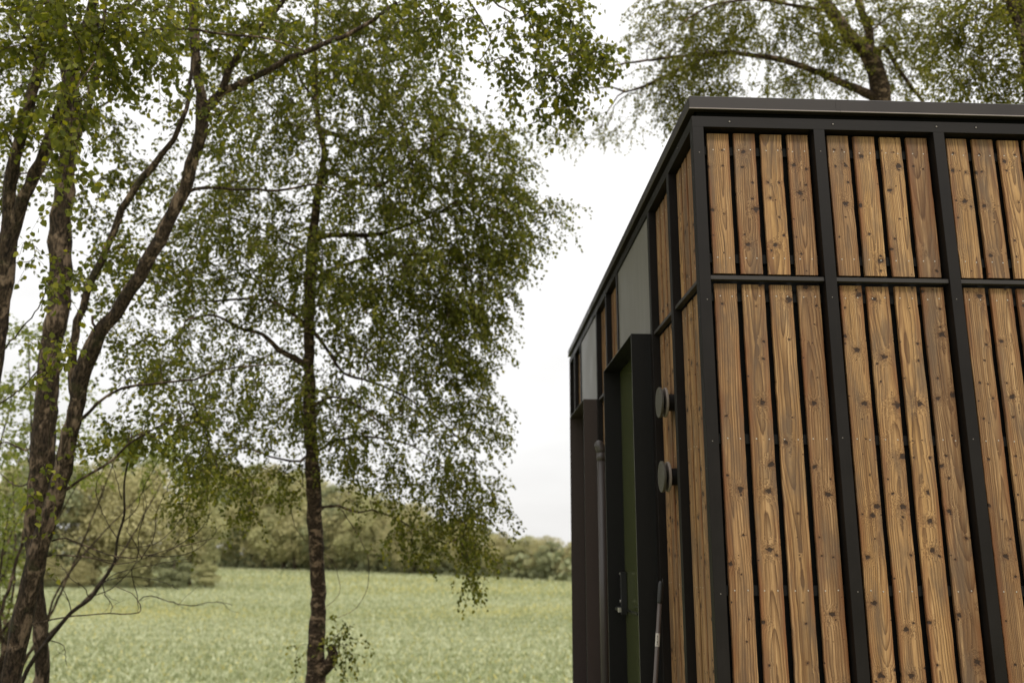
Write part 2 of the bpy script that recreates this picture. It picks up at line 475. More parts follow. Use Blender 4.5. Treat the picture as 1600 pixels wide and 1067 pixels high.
# ------------------------------------------------------------------ ground
GP = [(-400, .0), (2, 0.0), (6, -.02), (9, -.9), (13, -1.7), (18, -2.5), (24, -2.9), (2500, -2.9)]
def ground_z(x, y):
    d = y
    zs = np.interp(d, [g[0] for g in GP], [g[1] for g in GP])
    return float(zs)
def make_ground():
    ys = np.concatenate([[-120, -60, -30, -10], np.linspace(-5, 30, 71), np.linspace(32, 80, 25), [100, 130, 170, 230, 320, 450, 600]])
    xs = np.concatenate([[-500, -300, -200, -120], np.linspace(-80, 80, 81), [120, 200, 300, 500]])
    V = []
    for y in ys:
        for x in xs:
            z = ground_z(x, y)
            if 24 > y > -6 and abs(x) < 80: z += .03*math.sin(x*1.3+y)*math.sin(y*.9-x*.4)
            V.append((x, y, z))
    nx = len(xs)
    F = [(j*nx+i, j*nx+i+1, (j+1)*nx+i+1, (j+1)*nx+i) for j in range(len(ys)-1) for i in range(nx-1)]
    me = bpy.data.meshes.new('ground'); me.from_pydata(V, [], F); me.materials.append(M_ground)
    me.polygons.foreach_set('use_smooth', [True]*len(me.polygons))
    o = bpy.data.objects.new('ground', me); COL.objects.link(o)
    o['kind'] = 'structure'
make_ground()

# ------------------------------------------------------------------ leaves as one mesh, fast
def leaf_mesh(name, pos, dirs, nor, size, tone, mat, parent=None, loc=None, aspect=.8, fold=.18):
    """each leaf: two folded quads, pointed tip"""
    n = len(pos)
    pos = np.asarray(pos, float)
    if loc is not None: pos = pos - np.asarray(loc, float)
    d = dirs/ (np.linalg.norm(dirs, axis=1)[:, None]+1e-9)
    nr = nor - d*np.sum(nor*d, axis=1)[:, None]; nr /= (np.linalg.norm(nr, axis=1)[:, None]+1e-9)
    w = np.cross(d, nr)
    L = size[:, None]; W = L*aspect*.5
    v = np.empty((n, 6, 3))
    v[:, 0] = pos
    v[:, 1] = pos + d*L*.30 + w*W + nr*L*fold*.5
    v[:, 2] = pos + d*L*.68 + w*W*.72 + nr*L*fold*.4
    v[:, 3] = pos + d*L - nr*L*.06
    v[:, 4] = pos + d*L*.68 - w*W*.72 + nr*L*fold*.4
    v[:, 5] = pos + d*L*.30 - w*W + nr*L*fold*.5
    me = bpy.data.meshes.new(name)
    me.vertices.add(n*6); me.vertices.foreach_set('co', v.reshape(-1))
    me.loops.add(n*8); me.polygons.add(n*2)
    base = (np.arange(n)*6)[:, None]
    idx = np.concatenate([base+np.array([[0, 1, 2, 3]]), base+np.array([[0, 3, 4, 5]])], axis=1).reshape(-1)
    me.loops.foreach_set('vertex_index', idx.astype(np.int32))
    me.polygons.foreach_set('loop_start', (np.arange(n*2)*4).astype(np.int32))
    me.polygons.foreach_set('loop_total', np.full(n*2, 4, np.int32))
    me.materials.append(mat)
    me.update(calc_edges=True)
    ca = me.color_attributes.new('tone', 'FLOAT_COLOR', 'POINT')
    col = np.ones((n, 6, 4)); col[:, :, 0] = tone[:, None]; col[:, :, 1] = rng.random(n)[:, None]; col[:, :, 2] = 0
    ca.data.foreach_set('color', col.reshape(-1))
    o = bpy.data.objects.new(name, me); COL.objects.link(o)
    if parent is not None: o.parent = parent
    if loc is not None and parent is None: o.location = loc
    return o

def unit(v):
    return v/(np.linalg.norm(v, axis=-1, keepdims=True)+1e-9)

def grow_tree(root, trunks, limbs, blobs, leaf_mat, bark, leaf=.05, twig_len=(.22, .5), droop=.7, tspace=.028,
              seed=1, cm=1.0, tm=1.0, rm=1.0, rs=1.0, twig_r=.0016, D0=10., trunk_name='trunk', max_attach=2.6):
    """trunks/limbs: lists of (points Nx3, radii); blobs: (centre3, radii3(world axes right/up/fwd), clusters, twigs)"""
    g = np.random.default_rng(seed)
    o3 = np.array(root.location)
    tb = MB()
    for pts, rr in trunks:
        q, r = smooth_line(pts, .10, rr)
        r = r*(1+.03*g.standard_normal(len(r)))
        q = q + g.standard_normal(q.shape)*.006
        tube(tb, q-o3, r*rs, 14, wob=.045)
    tb.build(trunk_name, bark, root, smooth=True)
    nodes = []; nrad = []
    bb = MB()
    for pts, rr in trunks:
        q, r = smooth_line(pts, .12, rr)
        nodes.append(q[len(q)//4:]); nrad.append(r[len(q)//4:])
    for pts, rr in limbs:
        q, r = smooth_line(pts, .08, rr)
        q = q + g.standard_normal(q.shape)*.004
        tube(bb, q-o3, r*rs*(1+.06*g.standard_normal(len(r))), 7, wob=.04)
        nodes.append(q[len(q)//5:]); nrad.append(r[len(q)//5:])
    nodes = np.vstack(nodes); nrad = np.concatenate(nrad)
    parent = np.full(len(nodes), -1); nfix = len(nodes)
    # attractors
    att = []
    for c, rad3, ncl, ntw in blobs:
        rad3 = tuple(q*rm for q in rad3)
        ncl = max(1, int(round(ncl*cm))); ntw = ntw*tm
        m = g.standard_normal((ncl, 3)); m = unit(m)*(g.random((ncl, 1))**.45)
        pts = c + (RIGHT*m[:, :1]*rad3[0]) + (np.array([0, 0, 1.])*m[:, 1:2]*rad3[1]) + (np.array([_F[0], _F[1], 0])*m[:, 2:3]*rad3[2])
        for p in pts: att.append((p, ntw))
    if att:
        A = np.array([a[0] for a in att])
        dmin = np.array([np.min(np.linalg.norm(nodes-a, axis=1)) for a in A])
        order = np.argsort(dmin)
    else: order = []
    N = list(nodes); NR = list(nrad); PR = list(parent)
    leafy = []
    arr = np.array(N)
    for oi in order:
        a = A[oi]
        d = np.linalg.norm(arr-a, axis=1) + .6*np.maximum(0, arr[:, 2]-a[2])*0.3 + .5*np.maximum(0, a[2]-arr[:, 2]-0.3)*.2
        k = int(np.argmin(d)); s0 = arr[k]
        L = np.linalg.norm(a-s0)
        m = max(2, int(L/.13))
        mid = (s0+a)/2 + g.standard_normal(3)*L*.10 + np.array([0, 0, L*.10])
        prev = k; new = []
        for i in range(1, m+1):
            t = i/m
            p = (1-t)**2*s0 + 2*t*(1-t)*mid + t*t*a + g.standard_normal(3)*.008
            new.append(p); PR.append(prev); prev = len(N); N.append(p); NR.append(0)
            if t > .45 or L < .3: leafy.append((prev, att[oi][1], t))
        arr = np.vstack([arr, np.array(new)])
    # pipe-model radii
    cnt = np.zeros(len(N))
    child = np.zeros(len(N))
    for i in range(len(N)-1, nfix-1, -1):
        cnt[i] += 1 if cnt[i] == 0 else 0
        if PR[i] >= 0: cnt[PR[i]] += cnt[i]
    rr = np.array(NR); 
    for i in range(nfix, len(N)):
        rr[i] = min(.0022*cnt[i]**.5, .028)
    # tubes segment by segment (shared rings are cheap enough)
    done = set()
    kids = {}
    for i in range(nfix, len(N)): kids.setdefault(PR[i], []).append(i)
    stack = [i for i in range(nfix, len(N)) if PR[i] < nfix]
    while stack:
        i = stack.pop()
        chain = [PR[i], i]; cur = i
        while cur in kids:
            ks = sorted(kids[cur], key=lambda q: -cnt[q])
            chain.append(ks[0]); stack.extend(ks[1:]); cur = ks[0]
        pts = np.array([N[c] for c in chain]); r = np.array([max(rr[c], .002) for c in chain]); r[0] = r[1]
        tube(bb, pts-o3, r, 5 if r[0] > .004 else 3, caps=False)
    # twigs and leaves
    pos = []; dr = []; nm = []; tn = []; sz = []
    N = np.array(N)
    centre = N.mean(axis=0)
    cl_tone = {}
    for (i, ntw, t) in leafy:
        p = N[i]; par = N[PR[i]]
        ax = unit(p-par)
        k = ntw*(.5+.7*t)/3.0
        k = int(k) + (1 if g.random() < k-int(k) else 0)
        ct = g.random()
        for _ in range(k):
            out = unit(np.array([p[0]-centre[0], p[1]-centre[1], 0.])+1e-6)
            d = unit(ax*.8 + out*.5 + g.standard_normal(3)*.75 + np.array([0, 0, -.1]))
            Lt = g.uniform(*twig_len); ns = 5
            q = [p]; cur = p; dd = d
            for j in range(ns):
                dd = unit(dd + np.array([0, 0, -droop*.32]) + g.standard_normal(3)*.10)
                cur = cur + dd*Lt/ns; q.append(cur)
            q = np.array(q)
            tube(bb, q[::2] if len(q) > 4 else q, twig_r, 3, caps=False) if False else None
            qq = q[[0, 2, 3, 5]]
            tube(bb, qq-o3, np.array([twig_r*1.3, twig_r, twig_r*.8, twig_r*.5]), 3, caps=False)
            nl = max(3, int(Lt/tspace))
            for j in range(nl):
                f = (j+.6)/nl*ns; a0 = min(int(f), ns-1); u = f-a0
                lp = q[a0]*(1-u)+q[a0+1]*u
                td = q[a0+1]-q[a0]
                pos.append(lp); dr.append(td); tn.append(ct)
    pos = np.array(pos); dr = unit(np.array(dr)); n = len(pos); tn = np.array(tn)
    side = unit(np.cross(dr, unit(g.standard_normal((n, 3)))))
    ld = unit(dr*.5 + side*.8 + np.array([0, 0, -.45]) + g.standard_normal((n, 3))*.25)
    nr = unit(g.standard_normal((n, 3)) + np.array([0, 0, .9]))
    size = leaf*g.uniform(.6, 1.15, n)
    pos = pos + ld*.008 + g.standard_normal((n, 3))*.010
    tone = np.clip(.25+.45*tn + g.standard_normal(n)*.16, 0, 1)
    bb.build('branches', bark, root, smooth=True)
    leaf_mesh('foliage', pos-o3, ld, nr, size, tone, leaf_mat, root)
    print(root.name, 'leaves', n, 'nodes', len(N))

def PL(lst, D):
    """polyline from photo pixels: entries (px,py[,depth offset]) at depth D"""
    return np.array([P(a[0], a[1], D+(a[2] if len(a) > 2 else 0)) for a in lst])

def limb(lst, D, r0, r1, p=1.0):
    pts = PL(lst, D); n = len(pts)
    t = np.linspace(0, 1, n)**p
    return pts, r0*(1-t)+r1*t

def blob(px, py, D, rx, ry, rd, n, tw=3):
    return (P(px, py, D), (rx*D/FPX, ry*D/FPX, rd), n, tw)

# ------------------------------------------------------------------ the cabin
def face_frame(o, ex, en):
    """u along face, v outward normal, w up"""
    return (np.array(o, float), np.array(ex, float), np.array(en, float), np.array([0, 0, 1.]))

Z_TOP, Z_LIP, Z_BT, Z_BB, Z_RT, Z_RB = 3.715, 3.642, 3.6125, 3.556, 2.801, 2.7815
Z_FLOOR = .35
PW = .055

cabin = empty('timber_cabin', (1.2, 2.8, 0))
CO = np.array(cabin.location)
tag(cabin, 'flat roofed cabin clad in brown upright planks between black posts', 'cabin')
def cbuild(mb, name, mats, parent=cabin, smooth=False):
    mb.v = [np.array(v)-CO for v in mb.v]
    return mb.build(name, mats, parent, smooth)

def plank(mb, fr, u0, u1, z0, z1, dfront, thick, screws=()):
    """slightly irregular sawn board with eased edges"""
    rnd = (random.random(), random.random(), random.random())
    n = max(3, int((z1-z0)/.045)); zs = np.linspace(z0, z1, n)
    c = .0022
    w = u1-u0
    eL = np.zeros(n); eR = np.zeros(n)
    for e in (eL, eR):
        e += .0006*np.interp(np.linspace(0, n/4, n), np.arange(n//4+2), rng.standard_normal(n//4+2))
        e += .0005*rng.standard_normal(n)
        if random.random() < .55:
            k = random.randint(2, n-2); e[k] += -.0025*random.random()*1.2
    bow = .0012*math.sin(random.random()*6)
    vs = []
    for i, z in enumerate(zs):
        a = u0+eL[i]; b = u1+eR[i]
        dn = -dfront + bow*math.sin(math.pi*i/(n-1))
        ring = [(a, dn-thick), (a, dn-c), (a+c, dn), (b-c, dn), (b, dn-c), (b, dn-thick)]
        for uu, vv in ring: vs.append(fr[0]+fr[1]*uu+fr[2]*vv+fr[3]*z)
    fs = []; uv = []
    pu = [-(thick-c), -c*.4, 0.0, w, w+c*.4, w+thick]
    for i in range(n-1):
        for k in range(5):
            fs.append((i*6+k, i*6+k+1, (i+1)*6+k+1, (i+1)*6+k))
            uv.append([(pu[k], zs[i]), (pu[k+1], zs[i]), (pu[k+1], zs[i+1]), (pu[k], zs[i+1])])
    fs.append((0, 1, 2, 3, 4, 5)); uv.append([(0, 0), (0, .02), (.02, .02), (w, .02), (w, .02), (w, 0)])
    fs.append(tuple((n-1)*6+k for k in range(6))); uv.append(uv[-1])
    # orientation
    p = vs[2], vs[3], vs[9]
    if np.dot(np.cross(p[1]-p[0], p[2]-p[0]), fr[2]) < 0:
        fs = [tuple(reversed(f)) for f in fs]; uv = [list(reversed(x)) for x in uv]
    mb.add(vs, fs, uv, rnd, 0)
    for z in screws:
        for uu in (u0+w*.23, u0+w*.77):
            cc = fr[0]+fr[1]*(uu+random.uniform(-.003, .003))+fr[2]*(-dfront-.0005)+fr[3]*(z+random.uniform(-.003, .003))
            disc_cyl(mb, cc, fr[2], .0033, .0014, 10, mi=1, ch=.0006)

def bay(fr, ua, ub, zones, rail=True, n=4):
    """planks of one bay, ua..ub is the clear opening between posts"""
    pitch = (ub-ua-.015)/n; w = pitch-.0260
    for (z0, z1, rows) in zones:
        mb = MB()
        for k in range(n):
            a = ua+pitch*k+.0275 + random.uniform(-.0018, .0018)
            plank(mb, fr, a, a+w, z0+random.uniform(0, .003), z1-random.uniform(0, .004), .042, .015, rows)
        # dark battens behind, seen through the gaps
        for z in rows: box(mb, (ua, -.0775, z-.022), (ub, -.060, z+.022), fr, mi=2)
        cbuild(mb, 'cladding_panel', [M_wood, M_screw, M_batten])
    if rail:
        mb = MB(); box(mb, (ua+.001, -.040, Z_RB), (ub-.001, -.010, Z_RT), fr, ch=.001)
        cbuild(mb, 'rail', M_lip_dark)

M_lip_dark = mat_plain('dark drip rail', (.028, .024, .022), .5, .3)
UPZ = (2.819, 3.545, (3.457, 2.901)); LOZ = (.42, 2.771, (2.711, 2.038, 1.372, .70))
FULLZ = (.42, 3.545, (3.457, 2.901, 2.711, 2.038, 1.372, .70))
WID, LEN = 2.455, 5.69
F_front = face_frame((0, 0, 0), (1, 0, 0), (0, -1, 0))
F_left = face_frame((0, 0, 0), (0, 1, 0), (-1, 0, 0))
F_right = face_frame((WID, 0, 0), (0, 1, 0), (1, 0, 0))
F_back = face_frame((0, LEN, 0), (1, 0, 0), (0, 1, 0))

# core box (wind barrier) and posts
mb = MB(); box(mb, (.078, .078, Z_FLOOR), (WID-.078, LEN-.078, 3.60)); cbuild(mb, 'wall_core', M_black)
def screw_at(mb, fr, u, z, d=0.0, r=.0042):
    cc = fr[0]+fr[1]*u+fr[2]*(d-.0006)+fr[3]*z
    disc_cyl(mb, cc, fr[2], r, .0016, 10, mi=1, ch=.0006)
def post(fr, u0, u1, depth=.076, dout=0.0, zt=Z_BB, screws=True, z0=Z_FLOOR):
    mb = MB(); box(mb, (u0, -depth, z0), (u1, dout, zt), fr, ch=.0015)
    if screws:
        for z in (3.44, 2.70, 2.04, 1.37, .70):
            if random.random() < .8: screw_at(mb, fr, (u0+u1)/2+random.uniform(-.008, .008), z, dout, .0028)
    cbuild(mb, 'post', [M_post, M_screw2])
FR_P = [.6, 1.2, 1.8]
for u in FR_P:
    post(F_front, u, u+PW); post(F_back, u, u+PW, screws=False)
# corner posts are square, seen on two faces
for (x, y) in ((0, 0), (WID-PW, 0), (0, LEN-PW), (WID-PW, LEN-PW)):
    mb = MB(); box(mb, (x, y, Z_FLOOR), (x+PW, y+PW, Z_BB), ch=.0015)
    if x == 0 and y == 0:
        for z in (3.42, 2.68, 2.02, 1.36): screw_at(mb, F_front, .03+random.uniform(-.006, .006), z, 0, .0028)
        for z in (3.30, 2.60, 1.9): screw_at(mb, F_left, .026, z, 0, .0028)
    cbuild(mb, 'post', [M_post, M_screw2])
us = [0]+FR_P+[WID-PW]
for i in range(4):
    bay(F_front, us[i]+PW, us[i+1], [UPZ, LOZ])
    bay(F_back, us[i]+PW, us[i+1], [UPZ, LOZ])
# left face: posts, cladding bays, two sheet panels above the openings
LP = [(.555, .61), (1.12, 1.175), (2.35, 2.405), (2.905, 2.96), (3.48, 3.53), (4.65, 4.70), (5.17, 5.225)]
for k, (a, b) in enumerate(LP): post(F_left, a, b)
DA = (1.182, 2.343); DB = (3.537, 4.643)
bay(F_left, PW, .555, [UPZ, LOZ]); bay(F_left, .61, 1.12, [UPZ, LOZ])
bay(F_left, 2.405, 2.905, [UPZ, LOZ]); bay(F_left, 2.96, 3.48, [UPZ, LOZ])
bay(F_left, 4.70, 5.17, [UPZ, LOZ]); bay(F_left, 5.225, LEN-PW, [UPZ, LOZ])
for (a, b) in ((1.175, 2.35), (3.53, 4.65)):
    mb = MB(); box(mb, (a+.006, -.045, 2.79), (b-.006, -.008, Z_BB-.006), F_left, ch=.001); cbuild(mb, 'wall_sheet', M_panel)
ry = [0.0, .6, 1.2, 1.8, 2.4, 3.0, 3.6, 4.2, 4.8, LEN-PW]
for i, u in enumerate(ry):
    if 0 < i < len(ry)-1: post(F_right, u, u+PW, screws=False)
    if i < len(ry)-1: bay(F_right, u+PW, ry[i+1], [UPZ, LOZ])
# top beam on each face
def beam(fr, L, a0, screws):
    mb = MB(); box(mb, (a0, -.060, Z_BB), (L-a0, 0.0, Z_BT), fr, ch=.0012)
    for u in screws:
        # recessed screw in a small chipped hole
        cc = fr[0]+fr[1]*u+fr[2]*(.0003)+fr[3]*(Z_BB+.030)
        disc_cyl(mb, cc-fr[2]*.002, fr[2], .0075, .0026, 12, mi=2, ch=.0004)
        disc_cyl(mb, cc-fr[2]*.0012, fr[2], .0045, .0026, 10, mi=1, ch=.0006)
    cbuild(mb, 'top_beam', [M_post, M_screw2, M_black])
beam(F_front, WID, 0, (.185, .70, 1.22, 1.42, 1.95)); beam(F_back, WID, 0, ())
beam(F_left, LEN, .0605, (.30, .84, 1.5, 2.1, 2.7, 3.3, 3.9, 4.4, 5.0)); beam(F_right, LEN, .0605, ())
# recessed shadow gap and roof
mb = MB(); box(mb, (.035, .035, Z_BT), (WID-.035, LEN-.035, 3.70)); cbuild(mb, 'roof_deck', M_black)
def fascia(fr, ua, ub, e0, e1):
    """folded metal trim: face, top flange, bottom lip"""
    mb = MB(); t = .0016; d = .012; zl = Z_LIP
    o, ex, en, ez = fr
    def q(u, v, z): return o+ex*u+en*v+ez*z
    # profile (v outward, z): top inner -> top outer -> bottom outer -> lip
    prof = [(-.16, Z_TOP+.004), (d-.004, Z_TOP), (d, Z_TOP-.004), (d, zl+.010), (d+.006, zl+.002), (d+.004, zl), (-.02, zl+.001), (-.02, zl+.012)]
    vs = []; 
    for uu, e in ((ua, e0), (ub, e1)):
        for (v, z) in prof:
            mit = e*v
            vs.append(q(uu+mit, v, z))
    n = len(prof); fs = []; mi = []
    for k in range(n-1):
        mb_mi = 1 if k in (3, 4) else 0
        f = (k, k+1, n+k+1, n+k)
        mb.add([vs[i] for i in f], [(0, 1, 2, 3)], [[(ua, prof[k][1]), (ua, prof[k+1][1]), (ub, prof[k+1][1]), (ub, prof[k][1])]], (.5, .5, .5), mb_mi)
    return mb
def fascia_run(fr, L, seams):
    cuts = [0]+list(seams)+[L]
    mb = None
    for i in range(len(cuts)-1):
        m = fascia(fr, cuts[i]+(0.0007 if i else 0), cuts[i+1]-(0.0007 if i < len(cuts)-2 else 0), -1 if i == 0 else 0, 1 if i == len(cuts)-2 else 0)
        if mb is None: mb = m
        else:
            b = mb.n; mb.v += m.v; mb.n += m.n
            mb.f += [tuple(k+b for k in f) for f in m.f]; mb.uv += m.uv; mb.rn += m.rn; mb.mi += m.mi
    # small overlap sleeve at each seam
    for c in seams: box(mb, (c-.02, .0122, Z_LIP+.012), (c+.0, .0130, Z_TOP-.005), fr, ch=0)
    cbuild(mb, 'fascia', [M_fascia, M_lip])
fascia_run(F_front, WID, (.737,)); fascia_run(F_back, WID, (1.2,))
fascia_run(F_left, LEN, (2.0, 4.0)); fascia_run(F_right, LEN, (2.0, 4.0))
mb = MB(); box(mb, (.10, .10, 3.700), (WID-.10, LEN-.10, 3.712)); cbuild(mb, 'roof', M_fascia)
mb = MB(); box(mb, (.03, .03, -.05), (WID-.03, LEN-.03, Z_FLOOR)); cbuild(mb, 'plinth', M_plinth)

# openings on the left face: thin projecting metal surrounds
def surround(name, a, b, d, zt, z0, mat):
    """a..b along the wall, d = projection; inner(mb) fills it"""
    t = .004
    mb = MB(); fr = F_left
    X1 = d; dep = .035
    box(mb, (a, -dep, z0), (a+t, X1, zt), fr, rnd=(.5,)*3)
    box(mb, (b-t, -dep, z0), (b, X1, zt), fr, rnd=(.5,)*3)
    box(mb, (a+t, -dep, zt-t), (b-t, X1-.0004, zt), fr, rnd=(.5,)*3)
    box(mb, (a+t, -dep, z0), (b-t, X1-.0004, z0+t), fr, rnd=(.5,)*3)
    # bright bare edges of the sheet
    e = .0012
    box(mb, (a+.0003, X1, z0), (a+t-.0003, X1+e, zt), fr, rnd=(.5,)*3, mi=1)
    box(mb, (b-t+.0003, X1, z0), (b-.0003, X1+e, zt), fr, rnd=(.5,)*3, mi=1)
    box(mb, (a+t, X1, zt-t+.0003), (b-t, X1+e, zt-.0003), fr, rnd=(.5,)*3, mi=1)
    return cbuild(mb, name, [mat, M_edge])
surround('door_surround', DA[0], DA[1]-.01, .115, 2.803, Z_FLOOR, M_surround)
surround('window_surround', DB[0], DB[1]-.01, .115, 2.803, Z_FLOOR, M_surround_lit)
# door leaf
mb = MB(); box(mb, (DA[0]+.006, -.055, Z_FLOOR+.01), (DA[1]-.02, -.004, 2.797), F_left, ch=.002); door = cbuild(mb, 'door', M_door)
mb = MB(); box(mb, (DB[0]+.006, -.055, Z_FLOOR+.01), (DB[1]-.02, -.012, 2.797), F_left, ch=.002); win = cbuild(mb, 'window', M_surround)
mb = MB(); box(mb, (DB[0]+.07, -.012, 1.02), (DB[1]-.08, -.009, 2.73), F_left); cbuild(mb, 'pane', M_glass, win)
# door handle: long security plate with a lever and a key cylinder
mb = MB(); hy = 2.262
box(mb, (hy-.020, -.004, 1.125), (hy+.020, .040, 1.40), F_left, ch=.004)
box(mb, (hy-.40, -.004, 1.146), (hy-.021, .004, 1.158), F_left, ch=.001)  # slim black bar standing in for the lever's shadow across the door
box(mb, (hy-.012, .040, 1.383), (hy+.012, .045, 1.397), F_left, ch=.002, mi=1)
for z in (1.33, 1.31, 1.29, 1.25): disc_cyl(mb, (-.038, hy, z), (-1, 0, 0), .004, .006, 12, mi=0)
disc_cyl(mb, (-.012, hy, 1.165), (-1, 0, 0), .013, .060, 20, mi=0)
box(mb, (hy-.145, .062, 1.153), (hy+.012, .078, 1.173), F_left, ch=.003, mi=0)
box(mb, (hy-.152, .060, 1.148), (hy-.128, .082, 1.176), F_left, ch=.003, mi=1)
disc_cyl(mb, (-.036, hy, 1.21), (-1, 0, 0), .009, .010, 18, mi=1)
cbuild(mb, 'door_handle', [M_handle, M_nickel], door)

# round wall vents
for k, zc in enumerate((2.325, 1.925)):
    mb = MB(); yc = .80
    disc_cyl(mb, (-.031, yc, zc), (-1, 0, 0), .083, .014, 56, ch=.002)
    disc_cyl(mb, (-.002, yc, zc), (-1, 0, 0), .081, .013, 56, ch=.002, mi=1)
    disc_cyl(mb, (-.010, yc, zc), (-1, 0, 0), .035, .023, 32, ch=.001, mi=2)
    cap = cbuild(mb, 'wall_vent', [M_vent, M_ring, M_black])
    mb = MB(); disc_cyl(mb, (.06, yc, zc), (-1, 0, 0), .046, .054, 32, ch=.001)
    cbuild(mb, 'vent_pipe', M_surround, cap)

# grey downpipe between the two openings
mb = MB(); py0, px0 = 2.74, -.085
tube(mb, [(px0, py0, .10), (px0, py0, 1.2), (px0, py0, 2.262)], .0315, 24)
tube(mb, [(px0, py0, 2.200), (px0, py0, 2.2005), (px0, py0, 2.262)], [.0325, .0345, .0352], 28)
tube(mb, [(px0, py0, 2.262), (px0-.003, py0, 2.285), (px0-.010, py0, 2.308), (px0-.018, py0, 2.330), (px0-.022, py0, 2.345), (px0-.024, py0, 2.352)],
     [.0352, .0365, .038, .035, .024, .006], 28)
pipe = cbuild(mb, 'downpipe', M_pipe, smooth=True)
mb = MB(); disc_cyl(mb, (px0-.040, py0-.004, 2.296), (-.85, -.12, -.5), .013, .003, 28, ch=.001); cbuild(mb, 'pipe_opening', M_black, pipe)

# ------------------------------------------------------------------ mop leaning on the wall
MOPB = np.array([-.155, .97, 0.02]); mtop = np.array([-.020, 1.01, 1.383])
mop = empty('mop', MOPB)
tag(mop, 'mop with a grey brown pole and black grip leaning beside the door', 'mop')
dv = (mtop-MOPB)/np.linalg.norm(mtop-MOPB); Lm = np.linalg.norm(mtop-MOPB)
def along(t): return dv*t
mb = MB(); tube(mb, [along(.06), along(Lm*.5), along(Lm-.11)], .0118, 20); pole_o = mb.build('pole', M_pole, mop, smooth=True)
mb = MB(); tube(mb, [along(Lm-.118), along(Lm-.11), along(Lm-.02), along(Lm-.006), along(Lm)], [.0128, .0142, .0138, .011, .006], 20)
mb.build('grip', M_rubber, mop, smooth=True)
mb = MB()
tube(mb, [along(Lm-.012)+np.array([-.0, -.004, 0]), along(Lm+.010)+np.array([.004, -.012, 0]), along(Lm-.014)+np.array([.010, -.018, -.01])], .0022, 8)
mb.build('hanging_loop', M_lip_dark, mop, smooth=True)
ts = (1.383-1.045)/dv[2]
mb = MB(); tube(mb, [along(Lm-ts), along(Lm-ts+.068)], .01215, 20, caps=False)
for k, (a, w_) in enumerate(((.012, .004), (.024, .006), (.040, .003), (.052, .005))):
    pp = along(Lm-ts+a)+np.array([-.004, -.0122, 0])
    box(mb, pp-np.array([.0015, .0003, w_]), pp+np.array([.0015, .0003, w_]), mi=1)
mb.build('label_sticker', [M_label, M_ink], mop, smooth=True)
mb = MB(); box(mb, (-.11, -.045, -.02), (.11, .045, .012), ch=.006); tube(mb, [(0, 0, .01), along(.09)], .016, 16)
mb.build('mop_head', M_rubber, mop)

# ------------------------------------------------------------------ trees
def on_ground(p):
    return np.array([p[0], p[1], ground_z(p[0], p[1])])

def stem(lst, D, w, to_ground=True):
    """trunk from photo pixels (listed bottom to top), w = widths in photo pixels"""
    pts = PL(lst, D); r = np.array(w)/2*D/FPX
    if to_ground:
        a, b = pts[0], pts[1]
        g = ground_z(a[0], a[1]) - .05
        if a[2] > g:
            dirn = (a-b)/max(1e-6, (b[2]-a[2]))
            k = (a[2]-g)
            dirn = np.array([dirn[0]*.5, dirn[1]*.5, -1.0])
            e = a + dirn*k
            pts = np.vstack([[e], pts]); r = np.concatenate([[r[0]*1.35], r])
    return pts, r

